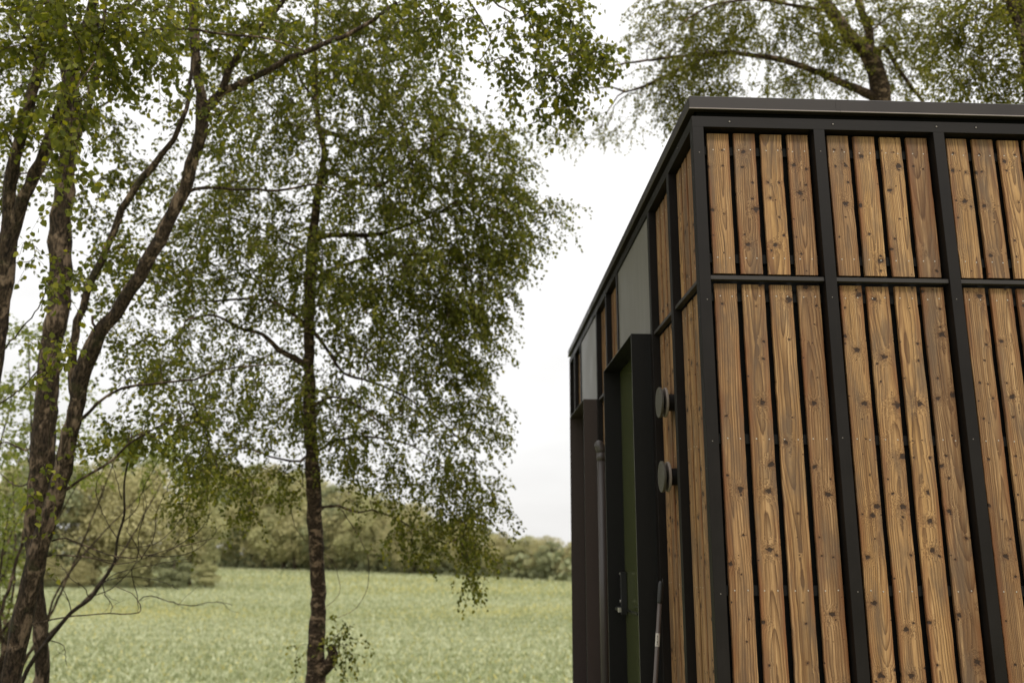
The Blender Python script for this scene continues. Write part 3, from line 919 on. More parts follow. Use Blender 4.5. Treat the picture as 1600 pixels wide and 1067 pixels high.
# ---- the birch in the middle of the view
D = 10.0
tr, rr_ = stem([(492, 1075), (495, 1003), (497, 927), (495, 870), (492, 812), (488, 736), (484, 660), (483, 580), (483, 509), (485, 430), (488, 374), (497, 300), (506, 235), (497, 199), (494, 152), (492, 101), (494, 40), (500, -60), (505, -180), (508, -300)],
               D, [40, 30, 27, 26, 27, 26, 23, 20, 19, 20, 19, 13, 11, 10, 9, 8, 7, 6, 5, 3])
birch = empty('birch_tree', tr[0]); tag(birch, 'slender birch with a single straight trunk in the middle at the field edge', 'tree')
L = [limb([(490, 376), (505, 369), (536, 367), (587, 367), (620, 358), (671, 340), (715, 320, .3)], D, .045, .012),
     limb([(496, 272), (515, 268, -.1), (543, 283, -.2), (593, 290, -.3), (620, 270, -.4), (661, 239, -.5), (701, 202, -.6)], D, .035, .010),
     limb([(497, 200), (536, 216), (560, 226), (583, 223), (640, 190, .2)], D, .034, .010),
     limb([(494, 160), (480, 140), (469, 125), (462, 90), (450, 40)], D, .024, .008),
     limb([(484, 520), (472, 502), (445, 482), (418, 470), (374, 467), (334, 471), (290, 468), (250, 480, .3)], D, .030, .009),
     limb([(485, 575), (472, 566), (445, 552), (428, 539), (411, 522), (378, 514), (361, 505), (334, 492), (290, 500, -.3)], D, .055, .012, .7),
     limb([(484, 515), (496, 525), (519, 556), (536, 583), (570, 593), (620, 613), (680, 650, .2), (730, 700, .3)], D, .030, .008),
     limb([(490, 795), (508, 793), (529, 790), (559, 801), (582, 797), (624, 813), (655, 832), (700, 850)], D, .020, .006),
     limb([(487, 712), (498, 705), (529, 687), (590, 683), (650, 700, .2), (720, 750, .3)], D, .024, .006),
     limb([(487, 700), (470, 720, .1), (430, 715, .2), (380, 700, .3), (340, 720, .4)], D, .022, .006),
     limb([(484, 445), (520, 420, .3), (600, 400, .6), (680, 400, .8), (760, 400, 1.0)], D, .028, .008),
     limb([(487, 400), (450, 380, .4), (390, 350, .7), (330, 330, .9)], D, .026, .008),
     limb([(494, 120), (540, 90, .3), (600, 60, .5), (650, 50, .6)], D, .020, .006),
     limb([(484, 640), (520, 620, -.4), (570, 640, -.7), (610, 680, -.9)], D, .020, .006),
     # thin bare hanging shoots
     limb([(492, 812), (505, 795, -.1), (529, 792, -.2), (567, 851, -.2), (576, 881, -.2), (571, 927, -.15), (548, 956, -.1), (508, 969, -.02)], D, .007, .003),
     limb([(496, 862), (510, 868, -.1), (525, 889, -.1), (531, 927, -.1), (510, 946, -.03)], D, .006, .003),
     limb([(494, 790), (470, 760, -.1), (455, 790, -.1), (465, 830, -.1), (485, 850, -.05)], D, .006, .003),
     # mossy burl at the foot
     limb([(497, 1050), (516, 1035, -.02), (521, 1020, -.03), (514, 1008, -.02)], D, .10, .05),
     ]
B = [blob(560, 40, D, 120, 70, 1.0, 50, 4), blob(430, 90, D, 110, 90, 1.2, 44), blob(610, 170, D, 100, 80, 1.2, 50, 4), blob(450, 230, D, 100, 70, 1.2, 34),
     blob(705, 250, D, 95, 60, 1.0, 34, 4), blob(800, 215, D, 45, 25, .6, 8, 2), blob(845, 330, D, 45, 25, .5, 8, 2), blob(600, 320, D, 100, 70, 1.2, 44, 4),
     blob(745, 350, D, 75, 45, 1.0, 26, 4), blob(345, 320, D, 100, 90, 1.2, 40), blob(300, 430, D, 80, 70, 1.1, 24), blob(430, 400, D, 90, 80, 1.3, 34, 4),
     blob(560, 450, D, 80, 70, 1.2, 36, 4), blob(680, 430, D, 90, 50, 1.0, 34, 4), blob(795, 400, D, 40, 30, .6, 12, 3), blob(700, 500, D, 60, 40, .9, 18, 4),
     blob(590, 550, D, 80, 50, 1.0, 22), blob(390, 540, D, 100, 60, 1.2, 20), blob(270, 560, D, 70, 60, 1.1, 16), blob(480, 630, D, 80, 50, 1.2, 24, 4),
     blob(350, 660, D, 95, 60, 1.1, 20), blob(640, 640, D, 80, 55, 1.1, 22, 3), blob(735, 650, D, 50, 40, .8, 12, 3), blob(560, 710, D, 60, 35, .9, 14),
     blob(420, 745, D, 60, 38, .9, 10), blob(325, 755, D, 45, 38, .8, 8), blob(690, 740, D, 75, 40, .8, 17, 3), blob(735, 790, D, 55, 35, .7, 11, 3), blob(765, 470, D, 35, 35, .6, 9, 3), blob(735, 570, D, 45, 40, .7, 12, 3), blob(780, 300, D, 60, 40, .7, 12, 3), blob(690, 560, D, 50, 40, .7, 12, 3),
     blob(690, 830, D, 65, 35, .7, 11, 3), blob(745, 860, D, 30, 25, .5, 5, 3), blob(630, 840, D, 30, 25, .5, 5, 2), blob(738, 905, D, 10, 18, .2, 3, 2),
     blob(600, 775, D, 50, 18, .6, 5, 2), blob(300, 815, D, 16, 20, .4, 3, 2), blob(380, 800, D, 18, 14, .4, 3, 2), blob(532, 1012, 9.88, 16, 30, .12, 9, 1), blob(465, 1010, 9.9, 8, 12, .1, 1, 1)]
grow_tree(birch, [(tr, rr_)], L, B, M_leaf_mid, M_bark_birch, leaf=.044, tspace=.026, twig_len=(.16, .44), droop=.85, seed=3, cm=3.0, tm=1.65, rm=1.2, rs=.85)

# ---- the leaning, forked birch on the left
D = 7.2
t4, r4 = stem([(16, 1075), (40, 946), (69, 831), (93, 755), (114, 660), (121, 627), (134, 560), (155, 522), (189, 475), (216, 434), (236, 397), (262, 350), (287, 297), (304, 236), (319, 182), (315, 145), (307, 111), (304, 51), (303, -20), (306, -130), (315, -260), (330, -420)],
              D, [36, 38, 35, 33, 30, 30, 34, 28, 26, 26, 26, 25, 24, 24, 24, 19, 18, 17, 16, 14, 11, 7])
t4b, r4b = stem([(120, 627), (113, 590), (115, 542), (128, 482), (148, 428), (169, 384), (182, 347), (202, 310), (236, 263), (270, 219), (290, 170), (300, 90, .3), (290, 0, .6)], D, [20, 17, 15, 14, 14, 13, 14, 14, 13, 10, 8, 6, 4], False)
left_birch = empty('birch_tree', t4[0]); tag(left_birch, 'leaning brown birch at the left that forks into two stems halfway up', 'tree')
L = [limb([(312, 172), (328, 165), (341, 152), (357, 111), (381, 71), (401, 51), (442, 0), (480, -60)], D, .050, .022),
     limb([(318, 185), (337, 150), (384, 128), (435, 101), (469, 84), (519, 64), (570, 40), (620, 5, -.2)], D, .045, .016),
     limb([(288, 300), (310, 295), (345, 294), (384, 297), (435, 298), (475, 290), (502, 290), (546, 307, -.1)], D, .020, .007),
     limb([(118, 655), (131, 652), (152, 630), (189, 606), (236, 600), (303, 593), (337, 579), (400, 571), (455, 569, -.1)], D, .020, .006),
     limb([(96, 768), (110, 762), (141, 740), (179, 717), (202, 694), (244, 668), (290, 650, .2)], D, .018, .007),
     limb([(155, 522), (146, 505), (144, 492)], D, .018, .012),
     # long overhanging limb that leaves the frame at the top and comes back down
     (np.vstack([PL([(306, -140), (350, -190), (450, -230)], D), PL([(580, -200), (690, -120), (770, -50), (812, 10), (838, 60), (836, 110)], D-.4)]),
      np.array([.06, .055, .05, .04, .03, .02, .010, .007, .004])),
     limb([(690, -120), (715, -40), (731, 0), (748, 27), (765, 57), (762, 78), (745, 98)], D-.4, .014, .004),
     limb([(740, -90), (755, -30), (769, 0), (792, 17), (812, 30), (833, 13), (870, 0), (905, 20)], D-.4, .012, .004),
     limb([(600, -190), (620, -100), (640, -20), (660, 20)], D-.3, .02, .006),
     # dead lower shoots on the trunk
     limb([(62, 872), (80, 868), (122, 868), (183, 881), (215, 875)], D, .009, .004),
     limb([(80, 845), (103, 841), (137, 854), (198, 873), (225, 868), (290, 852), (340, 840)], D, .009, .003),
     limb([(50, 974), (114, 963), (170, 958), (217, 957), (219, 945), (205, 925), (180, 915)], D, .008, .003)]
B = [blob(690, 30, D-.4, 55, 28, .5, 16), blob(640, 20, D-.3, 40, 35, .5, 9), blob(835, 30, D-.4, 60, 28, .5, 14), blob(885, 35, D-.4, 35, 28, .4, 9),
     blob(850, 105, D-.4, 66, 36, .6, 13, 3), blob(895, 90, D-.5, 35, 30, .4, 12), blob(935, 85, D-.6, 14, 12, .2, 4), blob(780, 110, D-.4, 22, 28, .3, 5),
     blob(845, 150, D-.4, 52, 24, .5, 8, 2), blob(885, 170, D-.4, 20, 14, .3, 4, 2), blob(698, 105, D-.2, 28, 8, .3, 3, 2),
     blob(770, 40, D-.4, 25, 8, .2, 4, 2),
     blob(390, 20, D, 80, 40, .7, 20), blob(470, 60, D, 80, 40, .7, 14), blob(360, 190, D, 50, 50, .7, 10), blob(230, 440, D+.3, 60, 55, .7, 14),
     blob(190, 400, D+.4, 30, 45, .5, 7), blob(250, 560, D+.5, 70, 50, .7, 14), blob(200, 680, D+.4, 60, 35, .6, 12), blob(290, 650, D+.4, 50, 30, .6, 10),
     blob(255, 30, D, 40, 30, .5, 8), blob(330, 60, D-.2, 40, 40, .5, 7), blob(260, 130, D+.5, 40, 30, .5, 7), blob(330, 720, D+.3, 40, 35, .5, 8),
     blob(395, 590, D-.1, 40, 14, .3, 2, 2), blob(115, 700, D-.15, 20, 25, .2, 2, 2), blob(95, 850, D-.15, 12, 20, .2, 2, 1)]
grow_tree(left_birch, [(t4, r4), (t4b, r4b)], L, B, M_leaf_near, M_bark_left, leaf=.046, tspace=.027, twig_len=(.14, .34), droop=.8, seed=5, cm=1.7, tm=1.5, rm=1.15, rs=.80)

# ---- the upright one standing behind the leaning birch
D = 8.4
t3, r3 = stem([(66, 1075), (62, 960), (57, 890), (54, 831), (62, 755), (67, 700), (72, 643), (79, 542), (92, 475), (94, 360), (102, 280), (112, 202), (107, 130), (98, 67), (92, 0), (84, -100), (78, -220)],
              D, [26, 26, 28, 36, 44, 46, 42, 39, 42, 40, 34, 28, 26, 24, 22, 18, 12])
t3b, r3b = stem([(104, 250), (130, 190), (144, 140), (156, 100), (162, 40), (170, -40)], D, [16, 14, 12, 12, 9, 6], False)
back_birch = empty('birch_tree', t3[0]); tag(back_birch, 'thick dark upright birch just behind the leaning forked one', 'tree')
L = [limb([(96, 90), (60, 40, .3), (20, 0, .5), (-40, -60, .7)], D, .03, .01), limb([(108, 210), (150, 170, .4), (200, 150, .7), (250, 160, .9)], D, .02, .008),
     limb([(70, 690), (40, 705), (10, 690), (-20, 700)], D, .016, .007), limb([(66, 740), (30, 760, .3), (0, 740, .5)], D, .014, .006)]
B = [blob(150, 150, D+.4, 45, 50, .7, 12), blob(180, 260, D+.3, 40, 50, .7, 14), blob(175, 200, D+.6, 30, 25, .6, 5), blob(20, 250, D+.4, 40, 110, .8, 22), blob(150, 330, D+.2, 25, 35, .5, 6),
     blob(40, 60, D+.4, 70, 60, .8, 22), blob(250, 50, D+.4, 50, 35, .6, 10), blob(130, 430, D+.3, 30, 40, .4, 7), blob(10, 130, D+.4, 35, 50, .5, 8)]
grow_tree(back_birch, [(t3, r3), (t3b, r3b)], L, B, M_leaf_mid, M_bark_left, leaf=.046, twig_len=(.14, .34), droop=.8, seed=6, cm=2.2, tm=1.5, rm=1.15, rs=.80)

# ---- the pair of stems forking beside the left edge of the view
D = 6.6
ta, ra = stem([(-60, 1075), (-48, 900), (-30, 700), (-8, 560), (2, 470), (6, 410), (14, 340), (15, 290), (30, 225), (44, 165), (56, 120), (68, 60), (78, 0), (90, -120), (100, -240)],
              D, [44, 42, 38, 34, 32, 36, 26, 24, 22, 21, 20, 19, 18, 14, 8])
tb_, rb_ = stem([(4, 440), (14, 395), (22, 357), (38, 310), (57, 270), (84, 209), (101, 162), (117, 111), (135, 47), (148, 0), (160, -80), (170, -200)],
                D, [28, 26, 25, 23, 23, 24, 24, 22, 20, 18, 15, 9], False)
edge_birch = empty('birch_tree', ta[0]); tag(edge_birch, 'birch at the far left edge with two dark stems forking in a narrow V', 'tree')
L = [limb([(128, 60), (150, 38), (169, 30), (202, 13), (225, -5), (250, -40)], D, .030, .016),
     limb([(112, 125), (150, 100), (185, 64), (236, 49), (280, 44), (330, 50), (371, 56), (401, 57), (452, 71), (479, 81)], D, .018, .007),
     limb([(26, 240), (5, 205), (-10, 185)], D, .014, .007), limb([(60, 100), (40, 60, -.4), (10, 20, -.6)], D, .012, .005),
     limb([(120, 100), (135, 50, -.5), (150, 90, -1.0), (120, 140, -1.2), (112, 200, -1.25), (108, 260, -1.25), (104, 300, -1.25)], D, .008, .003),
     limb([(180, 25), (215, 30, -.6), (240, 60, -.8)], D, .008, .004)]
B = [blob(60, 30, D-.4, 95, 50, .5, 26, 4), blob(150, 40, D-.8, 80, 45, .5, 22, 4), blob(110, 150, D-1.2, 28, 50, .22, 9, 3), blob(108, 215, D-1.2, 18, 35, .15, 5, 3), blob(105, 270, D-1.2, 16, 25, .12, 4, 2),
     blob(200, 80, D-.4, 50, 30, .4, 11), blob(20, 150, D-.3, 40, 60, .5, 14), blob(160, 110, D-.6, 30, 25, .4, 6), blob(240, 20, D-.5, 40, 30, .4, 8),
     blob(98, 320, D-1.2, 8, 10, .08, 1, 2), blob(95, 435, D-1.1, 20, 26, .15, 4, 2), blob(80, 560, D-1.1, 22, 40, .15, 5, 2), blob(55, 400, D-.3, 18, 18, .2, 2, 2),
     blob(70, 740, D-1.0, 20, 30, .15, 3, 1)]
L.append(limb([(-8, 560), (30, 520, -.7), (60, 480, -1.0), (84, 430, -1.1), (95, 415, -1.1)], D, .007, .003))
L.append(limb([(-20, 640), (30, 610, -.8), (70, 570, -1.0), (80, 640, -1.05), (72, 730, -1.0)], D, .007, .003))
grow_tree(edge_birch, [(ta, ra), (tb_, rb_)], L, B, M_leaf_near, M_bark_left, leaf=.048, twig_len=(.12, .28), droop=.75, seed=8, cm=1.8, tm=1.5, rm=1.1, rs=.80)

# ---- birch behind the cabin with its long limb reaching left
D = 12.0
t5, r5 = stem([(1384, 260), (1381, 200), (1377, 155), (1369, 111), (1352, 82), (1328, 58), (1307, 29), (1286, 0), (1262, -40), (1240, -120), (1225, -220)], D, [34, 33, 32, 30, 27, 24, 20, 18, 16, 12, 7])
t5b, r5b = stem([(1360, 95), (1357, 78), (1359, 50), (1348, 21), (1340, 0), (1336, -80), (1330, -180)], D, [16, 16, 15, 13, 12, 9, 5], False)
behind_birch = empty('birch_tree', t5[0]); tag(behind_birch, 'birch behind the cabin roof with one long limb arching out to the left', 'tree')
L = [limb([(1372, 158), (1361, 150), (1335, 138), (1311, 128), (1262, 107), (1208, 91), (1179, 87), (1138, 82), (1105, 85), (1043, 91), (981, 99), (940, 107)], D, .085, .012, .7),
     limb([(1135, 82), (1105, 89), (1064, 107), (1014, 132), (977, 144), (958, 137), (930, 138)], D, .035, .010),
     limb([(976, 144), (966, 150), (956, 165), (944, 182), (940, 200)], D, .014, .005),
     limb([(1366, 90), (1381, 74), (1398, 99), (1418, 128), (1439, 155), (1450, 175)], D, .035, .022),
     limb([(1345, 75), (1310, 70, .4), (1270, 50, .6), (1210, 20, .8)], D, .03, .01),
     limb([(1300, 20), (1250, 10, -.4), (1180, 0, -.6), (1110, 10, -.8), (1060, 40, -.9)], D, .03, .01),
     limb([(1359, 50), (1400, 20, .4), (1440, 10, .5)], D, .02, .01)]
B = [blob(1040, 20, D, 50, 35, .8, 16, 3), blob(1100, 55, D, 65, 50, .9, 46, 4), blob(1060, 135, D, 42, 50, .7, 28, 4), blob(1120, 125, D, 50, 26, .7, 16, 4), blob(1200, 35, D, 70, 40, 1.0, 34, 4),
     blob(1262, 70, D, 55, 50, 1.0, 30, 4), blob(1300, 110, D, 45, 25, .8, 14, 3), blob(1395, 50, D, 50, 55, 1.0, 34, 4), blob(1425, 120, D, 45, 38, .8, 18, 3), blob(1330, 20, D, 60, 40, 1.0, 22, 3),
     blob(1005, 150, D, 22, 35, .5, 5, 2), blob(965, 200, D+1, 45, 18, .5, 8, 2), blob(890, 200, D+1.2, 45, 25, .5, 8, 2), blob(1230, 135, D, 50, 14, .6, 5, 2), blob(1000, 60, D, 18, 35, .5, 4, 2), blob(1150, 160, D, 60, 15, .6, 8, 3), blob(1190, -50, D, 90, 40, 1, 20, 3)]
grow_tree(behind_birch, [(t5, r5), (t5b, r5b)], L, B, M_leaf_behind, M_bark_birch, leaf=.037, tspace=.021, twig_len=(.16, .40), droop=.7, seed=9, cm=2.2, tm=1.7, rm=1.12, rs=.9)

# ---- pale birch in the top right corner
D = 9.0
t6, r6 = stem([(1625, 300), (1618, 200), (1612, 120), (1606, 60), (1600, 20), (1596, -20), (1592, -120), (1590, -260)], D, [30, 30, 28, 26, 26, 25, 20, 10])
t6b, r6b = stem([(1612, 110), (1600, 80), (1592, 50), (1584, 25), (1575, 0), (1560, -60)], D-.15, [14, 13, 12, 12, 11, 8], False)
right_birch = empty('birch_tree', t6[0]); tag(right_birch, 'birch with a pale trunk in the top right corner above the roof', 'tree')
L = [limb([(1604, 70), (1570, 80), (1545, 95), (1520, 120)], D, .012, .004), limb([(1596, -30), (1550, -20, .2), (1500, 10, .4), (1460, 40, .5)], D, .02, .006),
     limb([(1608, 110), (1590, 120), (1560, 108), (1540, 118), (1530, 140)], D, .009, .003)]
B = [blob(1500, 35, D, 48, 38, .6, 22), blob(1545, 90, D, 50, 42, .7, 26, 3), blob(1585, 125, D, 35, 30, .5, 14), blob(1472, 60, D+.3, 26, 32, .4, 8), blob(1570, 25, D, 35, 30, .5, 14),
     blob(1490, 125, D, 32, 22, .4, 8), blob(1540, -20, D, 60, 30, .6, 10), blob(1530, 145, D, 50, 12, .4, 8)]
grow_tree(right_birch, [(t6, r6), (t6b, r6b)], L, B, M_leaf_behind, M_bark_birch, leaf=.034, tspace=.023, twig_len=(.14, .34), droop=.7, seed=10, cm=2.3, tm=1.8)

# ---- lighter hazel bushes behind the left trunks
def bush(name, label, px, py, D, cl, seed, leaf=.055, mat=None):
    base = P(px, py, D); base = on_ground(base)
    root = empty(name, base); tag(root, label, 'bush', 'leafy bushes behind the left birches')
    stems = []
    g = np.random.default_rng(seed)
    for (cx, cy, rx, ry, rd, n, tw) in cl:
        c = P(cx, cy, D)
        mid = base*.45+c*.55 + np.array([g.normal()*.2, g.normal()*.2, .1])
        stems.append((np.array([base+np.array([g.normal()*.15, g.normal()*.15, 0]), base*.75+c*.25+g.standard_normal(3)*.1, mid, c]), np.array([.030, .024, .016, .007])))
    B = [(P(a[0], a[1], D), (a[2]*D/FPX, a[3]*D/FPX, a[4]), a[5], a[6]) for a in cl]
    grow_tree(root, stems[:1], stems[1:], B, mat or M_leaf_hazel, M_bark_left, leaf=leaf, twig_len=(.18, .42), droop=.45, seed=seed, trunk_name='stem', cm=1.5, tm=1.4)
bush('hazel_bush', 'tall light green hazel bush at the left edge behind the thick upright birch', 0, 1000, 11.5,
     [(45, 520, 60, 35, .6, 14, 3), (20, 610, 50, 50, .7, 20, 3), (40, 690, 50, 40, .6, 16, 3), (15, 780, 40, 60, .6, 16, 3), (-10, 880, 40, 60, .6, 12, 3), (120, 600, 30, 40, .5, 5, 2), (0, 960, 30, 50, .5, 7, 3)], 21)
bush('hazel_bush', 'light green hazel bush seen between the left birches and the far tree cluster', -20, 1010, 13.5,
     [(110, 670, 45, 40, .6, 16, 3), (190, 690, 60, 35, .7, 20, 3), (280, 705, 50, 30, .6, 14, 3), (130, 740, 30, 25, .5, 8, 3), (250, 740, 50, 20, .5, 7, 3), (20, 740, 50, 50, .6, 10, 3)], 22)

# ---- dead twiggy shrub arching out over the field at the lower left
D = 7.9
dead = empty('bare_shrub', on_ground(P(34, 1075, D))); tag(dead, 'bare dead shrub with thin arching twigs at the foot of the left birches', 'shrub')
mb = MB(); do = np.array(dead.location)
m_tr, m_r = stem([(34, 1067), (50, 1034), (76, 999), (111, 957), (141, 935), (160, 908), (179, 877), (183, 843), (194, 805), (194, 755), (202, 710), (206, 675)], D, [7, 7, 6.5, 6, 5.5, 5, 4.5, 4, 3.6, 3.2, 2.8, 2])
q, r = smooth_line(m_tr, .06, m_r); tube(mb, q-do, r, 8, wob=.05)
bl = [[(141, 933), (175, 919), (206, 889), (221, 873), (267, 858), (290, 824)], [(215, 938), (236, 931), (294, 946), (332, 940), (362, 943)], [(206, 889), (215, 938, -.05), (217, 957, -.1)],
      [(160, 908), (200, 900), (240, 905), (280, 920)], [(183, 843), (160, 800), (150, 760), (170, 715)], [(188, 820), (215, 790), (235, 740), (262, 700)], [(190, 780), (180, 740), (165, 700)],
      [(221, 873), (240, 840), (245, 800), (262, 760), (280, 730)], [(215, 876), (218, 830), (228, 790), (222, 750)], [(230, 868), (280, 868), (320, 850), (345, 820)], [(267, 858), (310, 830), (330, 800)],
      [(141, 935), (130, 915), (110, 905), (95, 880)], [(111, 957), (105, 930), (85, 905), (70, 890)], [(160, 908), (165, 930), (175, 945), (172, 958)], [(179, 877), (150, 870), (120, 850), (95, 845)],
      [(150, 920), (185, 895), (250, 880), (300, 872)], [(76, 999), (100, 1010), (105, 1040)], [(183, 850), (210, 855), (250, 845), (290, 800), (300, 760)], [(221, 873), (212, 850), (200, 830), (205, 790)]]
g = np.random.default_rng(44)
segs = [(l, .0048) for l in bl]
for l, r0 in segs:
    pts = PL([(a[0], a[1], (a[2] if len(a) > 2 else 0)+g.normal()*.12*(0 if k == 0 else 1)) for k, a in enumerate(l)], D)
    q, r = smooth_line(pts, .05, np.linspace(r0, .0022, len(pts)))
    q = q+g.standard_normal(q.shape)*.004; tube(mb, q-do, r, 5, caps=False)
    for k in range(2, len(q)-1, 2):
        if g.random() < .75:
            d = unit(q[k+1]-q[k] if k+1 < len(q) else q[k]-q[k-1]); d = unit(d+g.standard_normal(3)*.6+np.array([0, 0, .1])); Lt = g.uniform(.08, .34)
            s = [q[k]]
            for j in range(4): d = unit(d+g.standard_normal(3)*.22); s.append(s[-1]+d*Lt/4)
            tube(mb, np.array(s)-do, np.linspace(.0022, .0010, 5), 3, caps=False)
M_dead = mat_bark('dead twig bark', (.02, .015, .011), (.05, .036, .026), (.12, .09, .07), .2)
mb.build('stems', M_dead, dead, smooth=True)

# ---- far trees: a few prototypes, copied
def far_proto(name, seed, h, wr, col_mat, lobes, base_h=.12, facet=.15, n=15000, conic=0.0):
    g = np.random.default_rng(seed)
    root = empty(name)
    tb = MB(); tube(tb, [(0, 0, -.3), (g.normal()*.1, g.normal()*.1, h*.35), (0, 0, h*.8)], [h*.022, h*.016, h*.005], 8)
    tb.build('trunk', M_bark_far, root, smooth=True)
    cen = []; rad_ = []
    for k in range(lobes):
        z = base_h+(.95-base_h)*(k+.5)/lobes
        prof = math.sin(math.pi*min(1, (z+.12)))**.6*(1-conic*z)
        a = k*2.4+g.normal()*.4
        rr0 = wr*prof*g.uniform(.25, .62)
        cen.append((rr0*math.cos(a), rr0*math.sin(a), z*h)); rad_.append(wr*prof*g.uniform(.38, .62))
    cen = np.array(cen); rad_ = np.array(rad_)
    w = rad_**2; pick = g.choice(lobes, n, p=w/w.sum())
    m = unit(g.standard_normal((n, 3))); m[:, 2] = np.where(g.random(n) < .7, np.abs(m[:, 2]), m[:, 2]); m *= (g.random((n, 1))**.22)
    pos = cen[pick]+m*rad_[pick][:, None]*np.array([1, 1, .75])
    pos[:, 2] = np.maximum(pos[:, 2], h*.02+g.random(n)*.3)
    nr = unit(m+g.standard_normal((n, 3))*.7+np.array([0, 0, .4]))
    ld = unit(np.cross(nr, g.standard_normal((n, 3))))
    ctone = g.random(lobes)
    tone = np.clip(.2+.5*ctone[pick]+g.standard_normal(n)*.15, 0, 1)
    leaf_mesh('foliage', pos, ld, nr, facet*g.uniform(.6, 1.5, n), tone, col_mat, root, aspect=1.0)
    return root
def copy_tree(root, loc, s, rz, label, group, sz=None):
    r = root.copy(); COL.objects.link(r); r.location = loc; r.scale = (s, s, sz or s); r.rotation_euler = (0, 0, rz)
    for ch in list(root.children):
        c = ch.copy(); COL.objects.link(c); c.parent = r
    tag(r, label, 'tree', group)
    return r
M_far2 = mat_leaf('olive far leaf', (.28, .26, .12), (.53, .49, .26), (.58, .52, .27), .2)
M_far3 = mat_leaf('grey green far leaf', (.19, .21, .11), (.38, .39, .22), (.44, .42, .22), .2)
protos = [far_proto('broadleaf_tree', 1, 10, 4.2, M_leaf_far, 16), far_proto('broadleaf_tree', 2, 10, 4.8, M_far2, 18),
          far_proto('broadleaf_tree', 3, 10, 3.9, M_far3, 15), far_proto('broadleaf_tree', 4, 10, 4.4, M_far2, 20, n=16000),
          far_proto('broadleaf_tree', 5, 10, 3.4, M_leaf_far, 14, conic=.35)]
used = [False]*5
G_FAR = 'trees standing in a row along the far edge of the field'
def place_far(k, px, D, h, label, group, rz, w=None):
    p = on_ground(P(px, 860, D)); s = (w or h)/10.0
    if not used[k]:
        used[k] = True; r = protos[k]; r.location = p; r.scale = (s, s, h/10.0); r.rotation_euler = (0, 0, rz); tag(r, label, 'tree', group); return r
    return copy_tree(protos[k], p, s, rz, label, group, h/10.0)
g = np.random.default_rng(12)
# near cluster on the left, base at about y=913 in the photo
G_CL = 'big trees of the nearer cluster on the left of the field'
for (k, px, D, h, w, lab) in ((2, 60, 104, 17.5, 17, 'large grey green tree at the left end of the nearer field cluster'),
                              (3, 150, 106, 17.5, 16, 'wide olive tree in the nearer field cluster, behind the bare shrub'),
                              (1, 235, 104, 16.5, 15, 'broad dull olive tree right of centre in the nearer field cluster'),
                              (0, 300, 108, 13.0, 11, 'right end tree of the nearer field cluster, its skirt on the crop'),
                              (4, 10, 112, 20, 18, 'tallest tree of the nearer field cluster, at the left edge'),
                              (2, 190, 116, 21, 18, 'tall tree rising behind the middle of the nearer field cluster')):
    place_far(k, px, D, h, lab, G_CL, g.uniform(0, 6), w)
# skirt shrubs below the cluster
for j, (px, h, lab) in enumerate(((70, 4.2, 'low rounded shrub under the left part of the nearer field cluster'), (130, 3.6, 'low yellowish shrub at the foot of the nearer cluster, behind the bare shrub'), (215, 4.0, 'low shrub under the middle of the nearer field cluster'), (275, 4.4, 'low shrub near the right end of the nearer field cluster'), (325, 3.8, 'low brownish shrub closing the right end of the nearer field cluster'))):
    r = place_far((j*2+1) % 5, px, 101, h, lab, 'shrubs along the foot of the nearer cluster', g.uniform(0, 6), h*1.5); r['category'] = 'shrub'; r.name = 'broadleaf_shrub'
# far line, obliquely away to the left
xs_ = list(range(345, 930, 24))
PLACE = [(400, 'just right of the nearer cluster'), (478, 'left of the middle birch trunk'), (505, 'behind the middle birch trunk'), (580, 'right of the middle birch trunk'),
         (650, 'beyond the thin hanging shoots'), (720, 'under the right half of the birch crown'), (790, 'below the lowest birch leaves'), (2000, 'close beside the cabin corner')]
KIND = ['pale olive', 'broad tan green', 'grey green', 'full olive', 'narrow pale']
ORD = ['first', 'second', 'third', 'fourth', 'fifth', 'sixth', 'seventh']
seen_ = {}
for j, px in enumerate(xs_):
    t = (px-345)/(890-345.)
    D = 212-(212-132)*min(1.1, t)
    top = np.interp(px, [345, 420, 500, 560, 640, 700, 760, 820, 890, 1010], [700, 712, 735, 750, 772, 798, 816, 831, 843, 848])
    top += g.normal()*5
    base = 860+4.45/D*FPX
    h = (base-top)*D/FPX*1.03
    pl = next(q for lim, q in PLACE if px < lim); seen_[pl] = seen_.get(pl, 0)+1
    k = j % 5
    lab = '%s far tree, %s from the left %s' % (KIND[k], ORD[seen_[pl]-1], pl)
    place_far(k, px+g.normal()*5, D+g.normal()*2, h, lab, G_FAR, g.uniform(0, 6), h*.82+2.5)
# undergrowth that closes the foot of the far wood, uncountable
def undergrowth():
    n = 22000; g = np.random.default_rng(91)
    px = g.uniform(-900, 1700, n); t = (px-345)/(890-345.)
    D = np.where(px < 345, 225, 214-(214-130)*np.clip(t, 0, 1.2)) + g.uniform(-4, 9, n)
    pos = np.array([P(a, 860, d) for a, d in zip(px, D)])
    pos[:, 2] = -2.9 + g.random(n)**1.4*4.2
    nr = unit(g.standard_normal((n, 3))+np.array([0, -1., .6])); ld = unit(np.cross(nr, g.standard_normal((n, 3))))
    o = leaf_mesh('undergrowth', pos, ld, nr, g.uniform(.5, 1.3, n), np.clip(g.normal(.35, .2, n), 0, 1), M_far3, aspect=1.0)
    tag(o, 'low undergrowth and hedge filling the foot of the far wood', 'undergrowth', kind='stuff')
undergrowth()

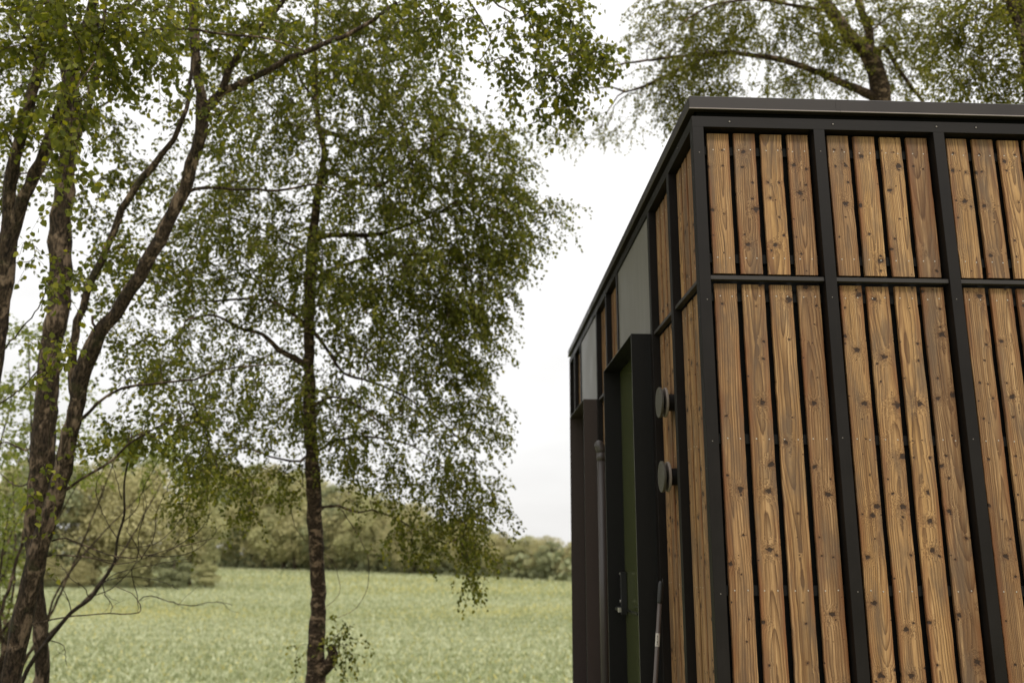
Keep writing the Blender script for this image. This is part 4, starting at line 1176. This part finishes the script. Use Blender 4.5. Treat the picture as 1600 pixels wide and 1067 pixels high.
# ---- crop on the field: leafy blades, dense near, thinning out with distance
def crop():
    g = np.random.default_rng(77)
    P0 = []; 
    y = 24.0
    pos = []; size = []
    while y < 235:
        sp = .20 if y < 55 else .20*(y/55.)**1.35
        xL = (y+4)*(-.66)-3; xR = (y+4)*.36+4
        n = int((xR-xL)/sp)
        x = xL+(np.arange(n)+g.uniform(-.35, .35, n))*sp
        yy = y+g.uniform(-.3, .3, n)*sp
        pos.append(np.stack([x, yy, np.full(n, -2.9)], 1)); size.append(np.full(n, (1 if y < 60 else (y/60.)**.9)))
        y += sp*1.3
    pos = np.vstack(pos); size = np.concatenate(size); n = len(pos)
    k = 5
    a = g.uniform(0, 2*math.pi, (n, k)); el = g.uniform(.35, 1.25, (n, k))
    d = np.stack([np.cos(a)*np.cos(el), np.sin(a)*np.cos(el), np.sin(el)], 2).reshape(-1, 3)
    pp = np.repeat(pos, k, 0)+np.stack([g.normal(0, .04, n*k), g.normal(0, .04, n*k), g.uniform(0, .08, n*k)], 1)
    nr = unit(np.stack([-d[:, 0]*.5, -d[:, 1]*.5, np.ones(n*k)], 1)+g.standard_normal((n*k, 3))*.3)
    sz = np.repeat(size, k)*g.uniform(.13, .31, n*k)
    tone = np.clip(np.repeat(g.normal(.5, .2, n), k)+g.normal(0, .15, n*k), 0, 1)
    o = leaf_mesh('crop', pp, d, nr, sz, tone, M_crop, aspect=.30, fold=.1)
    ca = o.data.color_attributes['tone']; m = len(pp)
    buf = np.empty(m*6*4, np.float32); ca.data.foreach_get('color', buf); buf = buf.reshape(m, 6, 4)
    X, Y = pp[:, 0], pp[:, 1]
    patch = np.exp(-((Y-64-4*np.sin(X*.11))/6.)**2)*(.55+.45*np.sin(X*.23+1.1)) + .9*np.exp(-((Y-100)/10.)**2)*np.clip((X+22)/14., 0, 1) + .5*np.exp(-((Y-128)/14.)**2)
    buf[:, :, 1] = np.where((g.random(m) < patch*.38)[:, None], g.uniform(.93, 1.0, m)[:, None], buf[:, :, 1])
    rows = .10*np.sin(Y*2.1+.25*np.sin(X*.4))+.10*np.sin(X*.07+Y*.19)
    buf[:, :, 0] = np.clip(buf[:, :, 0]+rows[:, None], 0, 1)
    ca.data.foreach_set('color', buf.reshape(-1))
    tag(o, 'low leafy pale green crop covering the field', 'crop', kind='stuff')
    print('crop blades', n*k)
crop()

# grass and weeds on the bank around the trees and cabin foot
def bank_grass():
    g = np.random.default_rng(78); n = 26000
    x = g.uniform(-9, 5, n); y = g.uniform(-1.5, 20, n)
    keep = ~((x > -.15) & (x < 2.6) & (y > -.15) & (y < 5.85)); x, y = x[keep], y[keep]; n = len(x)
    z = np.interp(y, [q[0] for q in GP], [q[1] for q in GP])-.02
    a = g.uniform(0, 6.28, n); d = unit(np.stack([np.cos(a)*.5, np.sin(a)*.5, np.ones(n)], 1))
    nr = unit(np.stack([np.cos(a+1.5), np.sin(a+1.5), np.full(n, .2)], 1))
    o = leaf_mesh('grass', np.stack([x, y, z], 1), d, nr, g.uniform(.08, .26, n), np.clip(g.normal(.4, .2, n), 0, 1), M_leaf_near, aspect=.10)
    tag(o, 'rough green grass on the bank below the trees', 'grass', kind='stuff')
bank_grass()
